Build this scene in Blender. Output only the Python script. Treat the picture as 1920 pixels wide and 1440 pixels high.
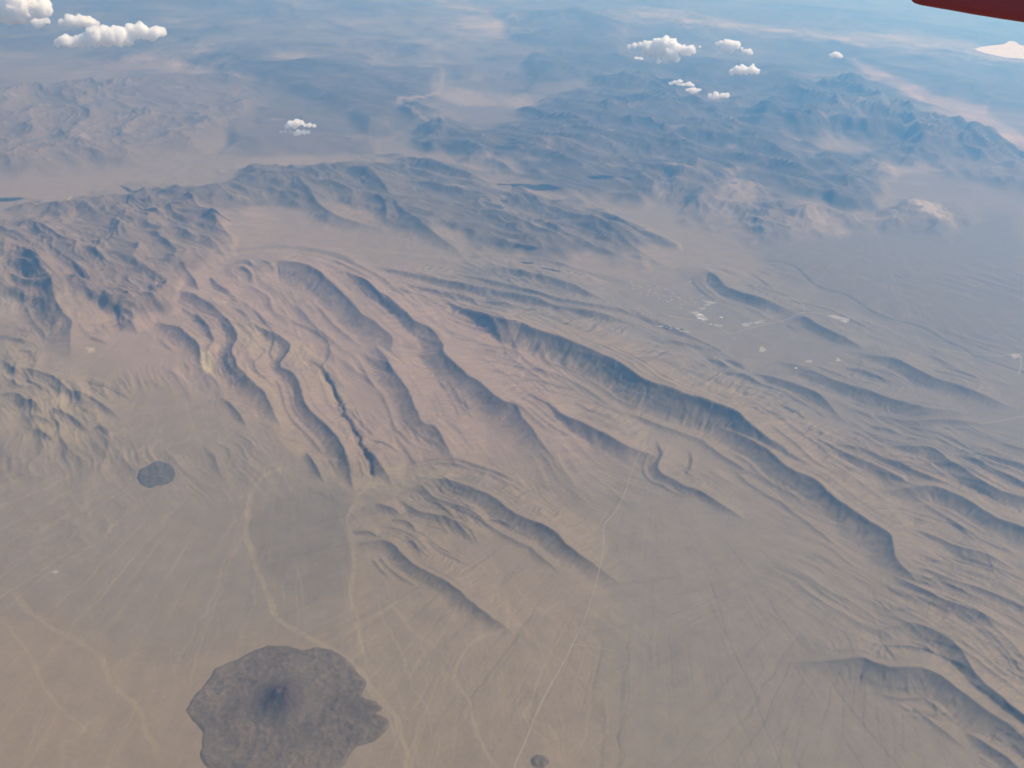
import bpy, bmesh, math, random
import numpy as np
from mathutils import Matrix, Vector, noise as mnoise

for o in list(bpy.data.objects):
    bpy.data.objects.remove(o)
SC = bpy.context.scene
COL = SC.collection
RAD = math.radians

# ------------------------------------------------------------------ camera
HFOV, PITCH, ROLL, ALT = RAD(58.0), RAD(28.5), RAD(4.0), 10000.0
FPX = 960.0 / math.tan(HFOV / 2)          # focal length in photograph pixels (1920 wide)
_F = np.array([0, math.cos(PITCH), -math.sin(PITCH)])
_R0 = np.array([1.0, 0, 0])
_U0 = np.array([0, math.sin(PITCH), math.cos(PITCH)])
_R = _R0 * math.cos(ROLL) + _U0 * math.sin(ROLL)
_U = -_R0 * math.sin(ROLL) + _U0 * math.cos(ROLL)
CAM = np.array([0.0, 0.0, ALT])
cam_data = bpy.data.cameras.new('camera')
cam = bpy.data.objects.new('camera', cam_data)
COL.objects.link(cam)
M = Matrix.Identity(4)
for i in range(3):
    M[i][0], M[i][1], M[i][2], M[i][3] = _R[i], _U[i], -_F[i], CAM[i]
cam.matrix_world = M
cam_data.sensor_width = 36.0
cam_data.lens = 18.0 / math.tan(HFOV / 2)
cam_data.clip_start, cam_data.clip_end = 0.5, 1.5e6
SC.camera = cam

# ------------------------------------------------------------------ light
SUN_AZ, SUN_EL = RAD(68.0), RAD(46.0)       # azimuth from +Y towards +X
world = bpy.data.worlds.new('World')
SC.world = world
world.use_nodes = True
wt = world.node_tree
wt.nodes.clear()
sky = wt.nodes.new('ShaderNodeTexSky')
sky.sky_type = 'NISHITA'
sky.sun_disc = False
sky.sun_elevation, sky.sun_rotation = SUN_EL, SUN_AZ
bg = wt.nodes.new('ShaderNodeBackground')
bg.inputs['Strength'].default_value = 0.10
wo = wt.nodes.new('ShaderNodeOutputWorld')
wt.links.new(sky.outputs[0], bg.inputs[0])
wt.links.new(bg.outputs[0], wo.inputs[0])
sun_d = bpy.data.lights.new('sun', 'SUN')
sun_d.energy, sun_d.angle, sun_d.color = 4.3, RAD(0.5), (1.0, 0.95, 0.87)
sun = bpy.data.objects.new('sun', sun_d)
COL.objects.link(sun)
SUNV = Vector((math.sin(SUN_AZ) * math.cos(SUN_EL), math.cos(SUN_AZ) * math.cos(SUN_EL), math.sin(SUN_EL)))
sun.rotation_euler = SUNV.to_track_quat('Z', 'Y').to_euler()
sun.location = (0, 0, 12000)

SC.view_settings.view_transform = 'Standard'
SC.view_settings.look = 'None'
SC.view_settings.exposure = 0.07
SC.view_settings.gamma = 1.0
SC.cycles.use_denoising = True
SC.cycles.max_bounces = 64
SC.cycles.diffuse_bounces = 2
SC.cycles.glossy_bounces = 2
SC.cycles.volume_bounces = 64
SC.cycles.use_adaptive_sampling = False

# ------------------------------------------------------------------ helpers
def pix_dir(px, py):
    return _F * FPX + _R * (px - 960.0) + _U * (720.0 - py)

def pix(px, py, z=0.0):
    """photograph pixel -> the point of the plane at height z seen there"""
    d = pix_dir(px, py)
    t = (z - ALT) / d[2]
    return CAM + d * t

def mpp(px, py, z=0.0):
    """metres per photograph pixel (across the line of sight) at that point"""
    return float(np.linalg.norm(pix(px, py, z) - CAM)) / FPX

def to_pix(X, Y, Z=0.0):
    vx, vy, vz = X, Y, Z - ALT
    xc = vx * _R[0] + vy * _R[1] + vz * _R[2]
    yc = vx * _U[0] + vy * _U[1] + vz * _U[2]
    zc = vx * _F[0] + vy * _F[1] + vz * _F[2]
    ok = zc > 2000
    zc = np.where(ok, zc, 2000)
    return np.where(ok, 960 + FPX * xc / zc, -9e3), np.where(ok, 720 - FPX * yc / zc, 9e3)

def sstep(a, b, x):
    t = np.clip((x - a) / (b - a), 0, 1)
    return t * t * (3 - 2 * t)

def _hash(ix, iy, seed):
    h = ix.astype(np.uint32) * np.uint32(374761393) + iy.astype(np.uint32) * np.uint32(668265263) + np.uint32((seed * 974634533 + 12345) & 0xffffffff)
    h = (h ^ (h >> np.uint32(13))) * np.uint32(1274126177)
    h = h ^ (h >> np.uint32(16))
    return h

_ANG = np.arange(256) * (2 * np.pi / 256)
_GX, _GY = np.cos(_ANG).astype(np.float32), np.sin(_ANG).astype(np.float32)

def perlin(x, y, seed=0):
    x0, y0 = np.floor(x), np.floor(y)
    fx, fy = (x - x0).astype(np.float32), (y - y0).astype(np.float32)
    ix, iy = x0.astype(np.int64) & 0xffffffff, y0.astype(np.int64) & 0xffffffff
    u = fx * fx * fx * (fx * (fx * 6 - 15) + 10)
    v = fy * fy * fy * (fy * (fy * 6 - 15) + 10)
    def g(dx, dy):
        k = _hash(ix + dx, iy + dy, seed) & np.uint32(255)
        return _GX[k] * (fx - dx) + _GY[k] * (fy - dy)
    a = g(0, 0); a += u * (g(1, 0) - a)
    b = g(0, 1); b += u * (g(1, 1) - b)
    return (a + v * (b - a)) * 1.45

def fbm(x, y, octaves=4, seed=0, gain=0.5):
    s, a, t = 0, 1.0, 0
    for o in range(octaves):
        s = s + a * perlin(x * 2.03 ** o + 17.3 * o, y * 2.03 ** o - 9.1 * o, seed + o)
        t += a; a *= gain
    return s / t

def rmf(x, y, octaves, seed, lod=None, lam=1.0):
    """ridged multifractal 0..1; octaves finer than the local mesh fade out"""
    s, a, w, t = 0.0, 1.0, 1.0, 0.0
    for o in range(octaves):
        n = 1 - np.abs(perlin(x * 2.07 ** o + 3.7 * o, y * 2.07 ** o + 8.3 * o, seed + o))
        n = n * n
        k = 1.0 if lod is None else sstep(1.2, 3.0, lam / 2.07 ** o / lod)
        s = s + n * a * w * k + 0.45 * a * w * (1 - k)
        w = np.clip(n * 1.7, 0, 1)
        t += a; a *= 0.53
    return s / t

def catmull(pts, n=6):
    p = np.asarray(pts, float)
    p = np.vstack([2 * p[0] - p[1], p, 2 * p[-1] - p[-2]])
    out = []
    for i in range(1, len(p) - 2):
        for k in range(n):
            t = k / n
            out.append(0.5 * (2 * p[i] + (p[i + 1] - p[i - 1]) * t + (2 * p[i - 1] - 5 * p[i] + 4 * p[i + 1] - p[i + 2]) * t * t
                              + (3 * p[i] - p[i - 1] - 3 * p[i + 1] + p[i + 2]) * t ** 3))
    out.append(p[-2])
    return np.array(out)

def poly_sdf(X, Y, poly):
    """signed distance to a closed polygon, negative inside"""
    p = np.asarray(poly, float)
    d2 = np.full(X.shape, 1e30); ins = np.zeros(X.shape, bool)
    for i in range(len(p)):
        ax, ay = p[i]; bx, by = p[(i + 1) % len(p)]
        ex, ey = bx - ax, by - ay
        wx, wy = X - ax, Y - ay
        t = np.clip((wx * ex + wy * ey) / (ex * ex + ey * ey + 1e-9), 0, 1)
        d2 = np.minimum(d2, (wx - ex * t) ** 2 + (wy - ey * t) ** 2)
        c = (ay > Y) != (by > Y)
        ins ^= c & (X < (bx - ax) * (Y - ay) / (by - ay + 1e-12) + ax)
    d = np.sqrt(d2)
    return np.where(ins, -d, d)

def line_dist(X, Y, pts):
    """distance to a polyline, signed side (+ = left of travel), arc length at the foot"""
    p = np.asarray(pts, float)
    best = np.full(X.shape, 1e30); side = np.ones(X.shape); arc = np.zeros(X.shape); s0 = 0.0
    for i in range(len(p) - 1):
        ax, ay = p[i]; ex, ey = p[i + 1] - p[i]
        L = math.hypot(ex, ey) + 1e-9
        wx, wy = X - ax, Y - ay
        t = np.clip((wx * ex + wy * ey) / (L * L), 0, 1)
        d2 = (wx - ex * t) ** 2 + (wy - ey * t) ** 2
        m = d2 < best
        best = np.where(m, d2, best)
        side = np.where(m, np.sign(ex * wy - ey * wx), side)
        arc = np.where(m, s0 + t * L, arc)
        s0 += L
    return np.sqrt(best), side, arc, s0

def new_mat(name):
    m = bpy.data.materials.new(name)
    m.use_nodes = True
    nt = m.node_tree
    nt.nodes.clear()
    out = nt.nodes.new('ShaderNodeOutputMaterial')
    return m, nt, out

def N(nt, kind, **kw):
    n = nt.nodes.new(kind)
    for k, v in kw.items():
        if k.startswith('i_'):
            n.inputs[k[2:].replace('_', ' ')].default_value = v
        else:
            setattr(n, k, v)
    return n

def mesh_obj(name, verts, quads, mat, smooth=True, parent=None):
    verts = np.asarray(verts, np.float32); quads = np.asarray(quads, np.int32)
    me = bpy.data.meshes.new(name)
    k = quads.shape[1]
    me.vertices.add(len(verts)); me.vertices.foreach_set('co', verts.ravel())
    me.loops.add(quads.size); me.loops.foreach_set('vertex_index', quads.ravel())
    me.polygons.add(len(quads))
    me.polygons.foreach_set('loop_start', np.arange(len(quads), dtype=np.int32) * k)
    me.polygons.foreach_set('use_smooth', np.full(len(quads), smooth))
    me.update(calc_edges=True)
    o = bpy.data.objects.new(name, me)
    COL.objects.link(o)
    if mat: me.materials.append(mat)
    if parent: o.parent = parent
    return o

def tag(o, label=None, cat=None, group=None, kind=None):
    for k, v in (('label', label), ('category', cat), ('group', group), ('kind', kind)):
        if v: o[k] = v
    return o

# ------------------------------------------------------------------ materials
def soil_material():
    m, nt, out = new_mat('desert_soil')
    a = N(nt, 'ShaderNodeAttribute', attribute_name='soil')
    geo = N(nt, 'ShaderNodeNewGeometry')
    n1 = N(nt, 'ShaderNodeTexNoise', i_Scale=1 / 420.0, i_Detail=6.0, i_Roughness=0.62)
    n2 = N(nt, 'ShaderNodeTexNoise', i_Scale=1 / 55.0, i_Detail=4.0, i_Roughness=0.6)
    for n in (n1, n2): nt.links.new(geo.outputs['Position'], n.inputs['Vector'])
    r1 = N(nt, 'ShaderNodeMapRange', i_From_Min=0.3, i_From_Max=0.7, i_To_Min=0.93, i_To_Max=1.07)
    r2 = N(nt, 'ShaderNodeMapRange', i_From_Min=0.3, i_From_Max=0.7, i_To_Min=0.94, i_To_Max=1.06)
    nt.links.new(n1.outputs[0], r1.inputs[0]); nt.links.new(n2.outputs[0], r2.inputs[0])
    mu = N(nt, 'ShaderNodeMath', operation='MULTIPLY')
    nt.links.new(r1.outputs[0], mu.inputs[0]); nt.links.new(r2.outputs[0], mu.inputs[1])
    mx = N(nt, 'ShaderNodeVectorMath', operation='SCALE')
    nt.links.new(a.outputs['Color'], mx.inputs[0]); nt.links.new(mu.outputs[0], mx.inputs['Scale'])
    b = N(nt, 'ShaderNodeBsdfPrincipled', i_Roughness=0.95)
    b.inputs['Specular IOR Level'].default_value = 0.08
    bump = N(nt, 'ShaderNodeBump', i_Strength=0.3, i_Distance=10.0)
    nt.links.new(n2.outputs[0], bump.inputs['Height'])
    nt.links.new(bump.outputs[0], b.inputs['Normal'])
    nt.links.new(mx.outputs[0], b.inputs['Base Color'])
    nt.links.new(b.outputs[0], out.inputs[0])
    return m

def rock_material(name, c0, c1, c2, scale, bump=12.0, second=None):
    m, nt, out = new_mat(name)
    geo = N(nt, 'ShaderNodeNewGeometry')
    n1 = N(nt, 'ShaderNodeTexNoise', i_Scale=1.0 / scale, i_Detail=7.0, i_Roughness=0.65)
    n2 = N(nt, 'ShaderNodeTexNoise', i_Scale=8.0 / scale, i_Detail=4.0, i_Roughness=0.6)
    for n in (n1, n2): nt.links.new(geo.outputs['Position'], n.inputs['Vector'])
    cr = N(nt, 'ShaderNodeValToRGB')
    cr.color_ramp.elements[0].position, cr.color_ramp.elements[1].position = 0.30, 0.72
    cr.color_ramp.elements[0].color, cr.color_ramp.elements[1].color = (*c0, 1), (*c2, 1)
    e = cr.color_ramp.elements.new(0.5); e.color = (*c1, 1)
    nt.links.new(n1.outputs[0], cr.inputs[0])
    r2 = N(nt, 'ShaderNodeMapRange', i_From_Min=0.3, i_From_Max=0.7, i_To_Min=0.85, i_To_Max=1.15)
    csrc = cr.outputs[0]
    if second:
        cr2 = N(nt, 'ShaderNodeValToRGB')
        cr2.color_ramp.elements[0].position, cr2.color_ramp.elements[1].position = 0.30, 0.72
        cr2.color_ramp.elements[0].color, cr2.color_ramp.elements[1].color = (*second[0], 1), (*second[1], 1)
        nt.links.new(n1.outputs[0], cr2.inputs[0])
        ap = N(nt, 'ShaderNodeAttribute', attribute_name='apron')
        ad = N(nt, 'ShaderNodeMath', operation='MULTIPLY_ADD'); ad.inputs[1].default_value = 1.0
        sb = N(nt, 'ShaderNodeMapRange', i_From_Min=0.35, i_From_Max=0.65, i_To_Min=-0.35, i_To_Max=0.35)
        nt.links.new(n1.outputs[0], sb.inputs[0])
        nt.links.new(ap.outputs['Fac'], ad.inputs[0]); nt.links.new(sb.outputs[0], ad.inputs[2])
        mixc = N(nt, 'ShaderNodeMix', data_type='RGBA', clamp_factor=True)
        nt.links.new(ad.outputs[0], mixc.inputs[0])
        nt.links.new(cr2.outputs[0], mixc.inputs[6]); nt.links.new(cr.outputs[0], mixc.inputs[7])
        csrc = mixc.outputs[2]
    nt.links.new(n2.outputs[0], r2.inputs[0])
    mx = N(nt, 'ShaderNodeVectorMath', operation='SCALE')
    nt.links.new(csrc, mx.inputs[0]); nt.links.new(r2.outputs[0], mx.inputs['Scale'])
    b = N(nt, 'ShaderNodeBsdfPrincipled', i_Roughness=0.92)
    b.inputs['Specular IOR Level'].default_value = 0.1
    bp = N(nt, 'ShaderNodeBump', i_Strength=0.7, i_Distance=bump)
    nt.links.new(n2.outputs[0], bp.inputs['Height']); nt.links.new(bp.outputs[0], b.inputs['Normal'])
    nt.links.new(mx.outputs[0], b.inputs['Base Color']); nt.links.new(b.outputs[0], out.inputs[0])
    return m

SOIL = soil_material()
BASALT = rock_material('basalt_flow', (0.092, 0.068, 0.047), (0.134, 0.102, 0.070), (0.168, 0.130, 0.090), 700, 16)
BASALT_FAR = rock_material('old_basalt_flow', (0.088, 0.078, 0.064), (0.105, 0.092, 0.075), (0.122, 0.105, 0.085), 500, 8)
CINDER = rock_material('red_cinder', (0.058, 0.042, 0.036), (0.088, 0.064, 0.052), (0.125, 0.088, 0.068), 420, 8, second=((0.098, 0.075, 0.052), (0.158, 0.124, 0.086)))
ROAD = rock_material('graded_road', (0.27, 0.225, 0.165), (0.305, 0.255, 0.185), (0.34, 0.285, 0.21), 300, 0.5)
PAD = rock_material('bare_gravel', (0.30, 0.26, 0.21), (0.34, 0.295, 0.24), (0.39, 0.335, 0.27), 60, 0.5)
SALT = rock_material('salt_crust', (0.66, 0.61, 0.53), (0.72, 0.67, 0.58), (0.78, 0.73, 0.64), 4000, 1.0)

# ------------------------------------------------------------------ layout (photograph pixels)
# crest lines run from upper left to lower right; (dark-face width px, sunny-face width px, relief factor, label, points)
RIDGES = [
 (60, 85, 1.3, 'long dark hogback ridge with a sharp crest crossing the middle of the valley',
  [(890,577),(917,590),(947,603),(980,608),(1007,622),(1040,633),(1080,647),(1117,662),(1150,680),(1180,697),(1207,715),(1240,725),(1280,741),(1313,752),(1347,763),(1377,775),(1397,788),(1420,805),(1447,820),(1467,830),(1497,845)]),
 (16, 26, 0.8, None,
  [(1040,660),(1075,672),(1107,683),(1140,700),(1163,717),(1190,733),(1223,743),(1263,762),(1280,763),(1313,777),(1347,788),(1370,805)]),
 (50, 60, 1.0, 'pinkish ridge with an S shaped crest left of the long dark hogback',
  [(640,500),(660,512),(683,527),(707,547),(727,560),(753,583),(773,600),(800,613),(820,627),(830,643),(831,662),(850,680),(873,700),(900,720),(923,743),(947,757),(970,767),(979,782),(1000,803),(1017,823)]),
 (52, 44, 0.9, 'broad rounded ridge with grooved flank beginning at a dark peak',
  [(500,490),(517,484),(550,490),(577,500),(610,523),(640,548),(660,567),(683,590),(707,607),(730,623),(734,634)]),
 (38, 38, 0.85, 'curved low ridge ending in a dark hooked tip',
  [(712,650),(722,670),(737,697),(753,717),(767,740),(777,763),(787,788),(810,800),(830,820),(843,843)]),
 (44, 44, 1.0, 'short wedge shaped ridge beside the road junction',
  [(978,735),(993,738),(1017,752),(1040,768),(1063,783),(1093,795),(1120,808),(1150,823),(1180,837),(1200,842)]),
 (16, 18, 0.9, None, [(1072,757),(1085,758),(1097,765),(1120,777)]),
 (30, 34, 0.9, None, [(723,500),(773,512),(827,523),(873,535),(923,542),(967,552),(1007,562),(1040,573),(1080,580),(1123,587),(1173,598)]),
 (30, 34, 0.9, None, [(867,512),(913,523),(957,535),(1000,547),(1040,557),(1083,565),(1123,572),(1173,577)]),
 (34, 36, 0.9, 'dark blue grey ridge just below the mountain front',
  [(905,506),(925,502),(957,503),(1000,512),(1040,523),(1080,535),(1113,547)]),
 (22, 26, 0.9, None, [(750,527),(790,538),(840,547),(880,557),(897,567)]),
 (24, 26, 0.9, None, [(910,562),(940,565),(967,573),(1000,583)]),
 (18, 22, 0.9, None, [(990,597),(1033,597),(1073,598)]),
 (14, 20, 0.7, None, [(737,548),(780,556),(825,566),(867,577)]),
 (20, 26, 0.8, None, [(827,585),(867,598),(900,612),(947,637)]),
 (18, 22, 0.8, None, [(853,632),(893,643),(930,655)]),
 (16, 22, 0.8, None, [(880,617),(915,625),(948,640)]),
 (16, 22, 0.8, None, [(895,662),(930,668),(985,683)]),
 (16, 22, 0.8, None, [(900,680),(940,682),(1000,693)]),
 (14, 20, 0.8, None, [(915,700),(950,705),(990,712)]),
 (16, 22, 0.8, None, [(960,716),(1010,716),(1066,726)]),
 (14, 18, 0.8, None, [(1000,732),(1040,735),(1080,745)]),
 # left block
 (46, 34, 1.0, 'steep dark spur with a knife crest at the left edge of the hills',
  [(40,472),(57,488),(78,517),(99,543),(101,560),(117,587),(134,603),(134,620)]),
 (22, 22, 0.9, None, [(100,470),(125,490),(150,510),(160,530)]),
 (20, 20, 1.0, None, [(227,593),(240,603),(255,616)]),
 (26, 18, 1.1, None, [(313,605),(337,615),(353,630),(370,643),(377,664)]),
 (30, 26, 1.0, 'winding ridge above the pale gully on the left',
  [(325,546),(345,547),(367,555),(397,573),(420,593),(435,612),(445,633),(435,655),(443,683),(460,703),(483,723),(500,743),(515,770)]),
 (20, 18, 1.0, None, [(370,590),(390,612),(400,640)]),
 (28, 24, 1.0, 'zigzag ridge with a pale sunny slope running down to the gorge',
  [(477,608),(500,620),(523,630),(545,647),(535,668),(524,683),(547,697),(560,717),(573,757),(600,787),(620,807),(640,833),(652,860),(658,880)]),
 (14, 14, 1.0, None, [(423,747),(443,767),(457,787)]),
 (14, 12, 1.0, None, [(577,850),(590,870),(603,893)]),
 (16, 14, 1.0, None, [(632,850),(650,872),(660,905)]),
 (14, 12, 1.1, None, [(634,750),(643,775),(655,800),(668,815),(676,843)]),
 (24, 22, 0.8, 'dark bluff over the gorge bend',
  [(676,843),(697,850),(713,873),(728,892)]),
 (14, 14, 1.0, None, [(440,575),(460,590),(470,605)]),
 (14, 16, 1.0, None, [(430,505),(450,500),(468,510),(475,525)]),
 (16, 16, 1.0, None, [(440,492),(462,488),(478,500)]),
 (16, 18, 1.0, None, [(340,500),(360,520),(372,540)]),
 (16, 18, 1.0, None, [(395,520),(410,535),(430,545)]),
 (12, 14, 0.9, None, [(150,616),(168,632),(196,640)]),
 # left low hills
 (15, 16, 0.95, None, [(0,680),(15,682),(32,697)]),
 (18, 20, 0.95, 'low branching badland ridge in the pale hills at the left edge',
  [(40,690),(65,695),(90,703),(108,710),(117,722),(140,735),(155,738),(173,745),(195,758),(212,770)]),
 (20, 18, 0.95, None, [(10,735),(34,738),(48,750),(67,757),(77,768)]),
 (16, 18, 0.95, None, [(100,765),(120,772),(140,782),(158,797)]),
 (14, 16, 0.95, None, [(62,780),(80,783),(95,790)]),
 (14, 14, 0.95, None, [(70,805),(85,815),(98,822)]),
 (10, 12, 0.95, None, [(25,712),(33,722),(52,724)]),
 (10, 12, 0.95, None, [(50,712),(68,720),(80,730)]),
 (10, 12, 0.9, None, [(5,630),(25,634),(50,640)]),
 (10, 12, 0.9, None, [(40,655),(60,658)]),
 (9, 10, 0.9, None, [(180,798),(198,802),(204,812)]),
 # lower centre hills
 (40, 34, 0.85, 'low scalloped hill with dark flank beside the road',
  [(795,905),(825,898),(850,905),(880,914),(905,925),(930,938),(955,958),(990,977),(1033,997),(1060,1020),(1090,1040),(1120,1058)]),
 (20, 16, 0.8, None, [(770,915),(790,912),(812,932),(845,945),(880,957),(905,972)]),
 (20, 18, 0.8, None, [(763,945),(785,960),(820,968),(850,978),(880,992),(890,1005)]),
 (20, 14, 0.8, None, [(818,940),(835,955),(860,985),(880,1005)]),
 (18, 14, 0.8, None, [(850,942),(868,955),(880,968)]),
 (14, 12, 0.8, None, [(915,975),(940,978),(957,988)]),
 (15, 12, 0.8, None, [(998,992),(1020,995),(1032,1008)]),
 (18, 12, 1.0, None, [(711,945),(725,950),(748,962)]),
 (12, 10, 1.0, None, [(668,998),(690,998),(711,1008)]),
 (14, 14, 0.8, None, [(742,975),(765,980),(778,995)]),
 (16, 14, 0.8, None, [(758,1015),(775,1020),(790,1048)]),
 (30, 26, 0.75, 'low whaleback hill trailing down the fan between two washes',
  [(690,1015),(720,1015),(740,1025),(757,1045),(780,1062),(807,1076),(840,1094),(873,1120),(907,1147),(935,1165)]),
 # right block
 (30, 30, 0.95, 'small dark arrow shaped ridge beyond the settlement',
  [(1310,514),(1330,511),(1345,520),(1367,540),(1397,552),(1430,562),(1470,572)]),
 (30, 34, 0.8, None, [(1495,593),(1510,594),(1530,607),(1553,617),(1580,630),(1605,640)]),
 (22, 24, 0.8, None, [(1515,612),(1550,620),(1580,632)]),
 (40, 44, 0.75, 'smooth dark swell running across the right of the valley',
  [(1497,683),(1530,697),(1563,715),(1600,727),(1633,737),(1680,752),(1727,762),(1773,765)]),
 (36, 30, 0.8, 'dark low scarp parallel to the wash at the right',
  [(1640,662),(1680,673),(1713,690),(1747,707),(1787,718),(1827,733),(1867,746)]),
 (22, 26, 0.8, None, [(1590,688),(1620,695),(1650,708),(1670,720)]),
 (32, 34, 0.8, None, [(1420,697),(1460,710),(1497,723),(1533,740),(1563,763)]),
 (24, 26, 0.8, None, [(1353,697),(1393,702),(1430,720)]),
 (20, 20, 0.8, None, [(1353,672),(1377,677),(1397,688)]),
 (18, 18, 0.8, None, [(1330,672),(1350,680),(1365,690)]),
 (26, 24, 0.95, None, [(1390,760),(1413,760),(1440,775),(1463,787),(1477,799)]),
 (16, 22, 0.7, None, [(1663,782),(1707,790),(1753,788),(1800,790),(1833,793)]),
 (14, 16, 0.8, None, [(1640,800),(1665,805),(1685,813)]),
 (18, 24, 0.8, None, [(1180,690),(1220,683),(1260,693)]),
 (16, 20, 0.8, None, [(1250,640),(1290,645),(1330,655)]),
 (26, 28, 0.95, None, [(1500,812),(1520,815),(1547,830),(1573,845),(1600,857),(1630,867),(1663,883),(1700,903)]),
 (30, 30, 0.9, None, [(1567,833),(1613,840),(1653,857),(1700,877),(1747,897),(1785,910)]),
 (34, 28, 0.95, 'dark ridge crossing the right edge above the sunlit slope',
  [(1690,832),(1717,835),(1747,840),(1763,850),(1777,863),(1800,877),(1833,900),(1863,917),(1920,933),(1990,960)]),
 (26, 22, 0.95, None, [(1797,847),(1820,855),(1853,873),(1893,893),(1920,907),(1970,930)]),
 (22, 22, 0.95, None, [(1827,845),(1880,860),(1920,873),(1980,895)]),
 (50, 50, 1.0, 'tall dark scarp falling towards the fan in the lower right',
  [(1350,795),(1385,812),(1415,830),(1445,850),(1467,870),(1493,887),(1520,900),(1547,920),(1573,940),(1600,958),(1630,980),(1655,995),(1672,1010),(1682,1038),(1700,1060)]),
 (40, 34, 0.95, None, [(1700,912),(1747,913),(1787,927),(1820,943),(1853,963),(1880,978),(1920,993),(1990,1025)]),
 (26, 26, 0.85, None, [(1685,985),(1703,990),(1730,998),(1760,1008),(1800,1027),(1847,1040),(1880,1052)]),
 (26, 28, 0.8, None, [(1690,1050),(1713,1063),(1753,1073),(1800,1090),(1853,1107),(1913,1133),(1980,1165)]),
 (26, 26, 0.8, None, [(1690,1083),(1707,1093),(1740,1110),(1780,1130),(1827,1150),(1870,1165)]),
 (44, 40, 0.85, 'curving dark ridge low in the right corner',
  [(1690,1168),(1710,1166),(1735,1174),(1760,1187),(1787,1205),(1807,1230),(1820,1257),(1847,1287),(1873,1310),(1897,1333),(1920,1350),(1980,1400)]),
 (52, 40, 0.85, 'long smooth dark scarp running into the lower right corner',
  [(1555,1235),(1613,1236),(1643,1248),(1680,1257),(1727,1256),(1760,1270),(1793,1293),(1827,1317),(1860,1340),(1893,1363),(1920,1387),(1985,1440)]),
 (22, 22, 0.9, None, [(1828,1381),(1853,1400),(1880,1417),(1903,1437),(1940,1470)]),
 (16, 20, 0.8, None, [(1865,1243),(1885,1252),(1910,1266),(1950,1280)]),
 (20, 22, 1.0, None, [(1236,833),(1241,853),(1232,875),(1240,890),(1260,900),(1285,914),(1313,923),(1340,940),(1373,957)]),
 # mountain fronts
 (46, 40, 0.72, 'rugged dark mountain range at the left below the pale basin',
  [(40,412),(75,392),(95,387),(118,392),(140,386),(165,390),(180,398)]),
 (60, 46, 0.72, None,
  [(185,375),(215,370),(240,366),(258,368),(277,361),(300,362),(318,370),(350,375),(375,392),(400,412),(420,430)]),
 (30, 26, 0.72, None, [(330,432),(345,440),(362,452),(385,453),(405,465)]),
 (24, 20, 0.72, None, [(20,450),(45,440),(62,438)]),
 (46, 44, 0.72, 'broad blue grey mountain range across the middle distance',
  [(480,338),(520,332),(575,330),(600,327),(650,322),(685,312),(700,310),(735,308),(772,303),(800,312),(850,328)]),
 (44, 30, 0.72, None, [(655,330),(690,335),(715,350),(730,368),(755,372)]),
 (40, 30, 0.72, None, [(560,345),(585,372),(620,400),(660,412),(690,418)]),
 (30, 24, 0.72, None, [(700,370),(720,385),(725,410)]),
 (36, 26, 0.72, None, [(735,383),(760,403),(790,425),(815,438),(845,455)]),
 (40, 30, 0.72, None, [(940,352),(965,347),(985,358),(1000,378),(1020,392),(1050,400),(1090,420),(1140,440),(1210,472)]),
 (26, 20, 0.72, None, [(1140,408),(1175,425),(1205,440),(1240,452)]),
 (24, 20, 0.72, None, [(930,412),(960,420),(985,432),(1010,445),(1060,460)]),
 (24, 20, 0.72, None, [(1020,435),(1060,448),(1110,465)]),
 (30, 24, 0.72, None, [(870,300),(900,298),(935,305),(960,320)]),
 (24, 20, 0.72, None, [(450,332),(465,330),(480,335)]),
]
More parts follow.
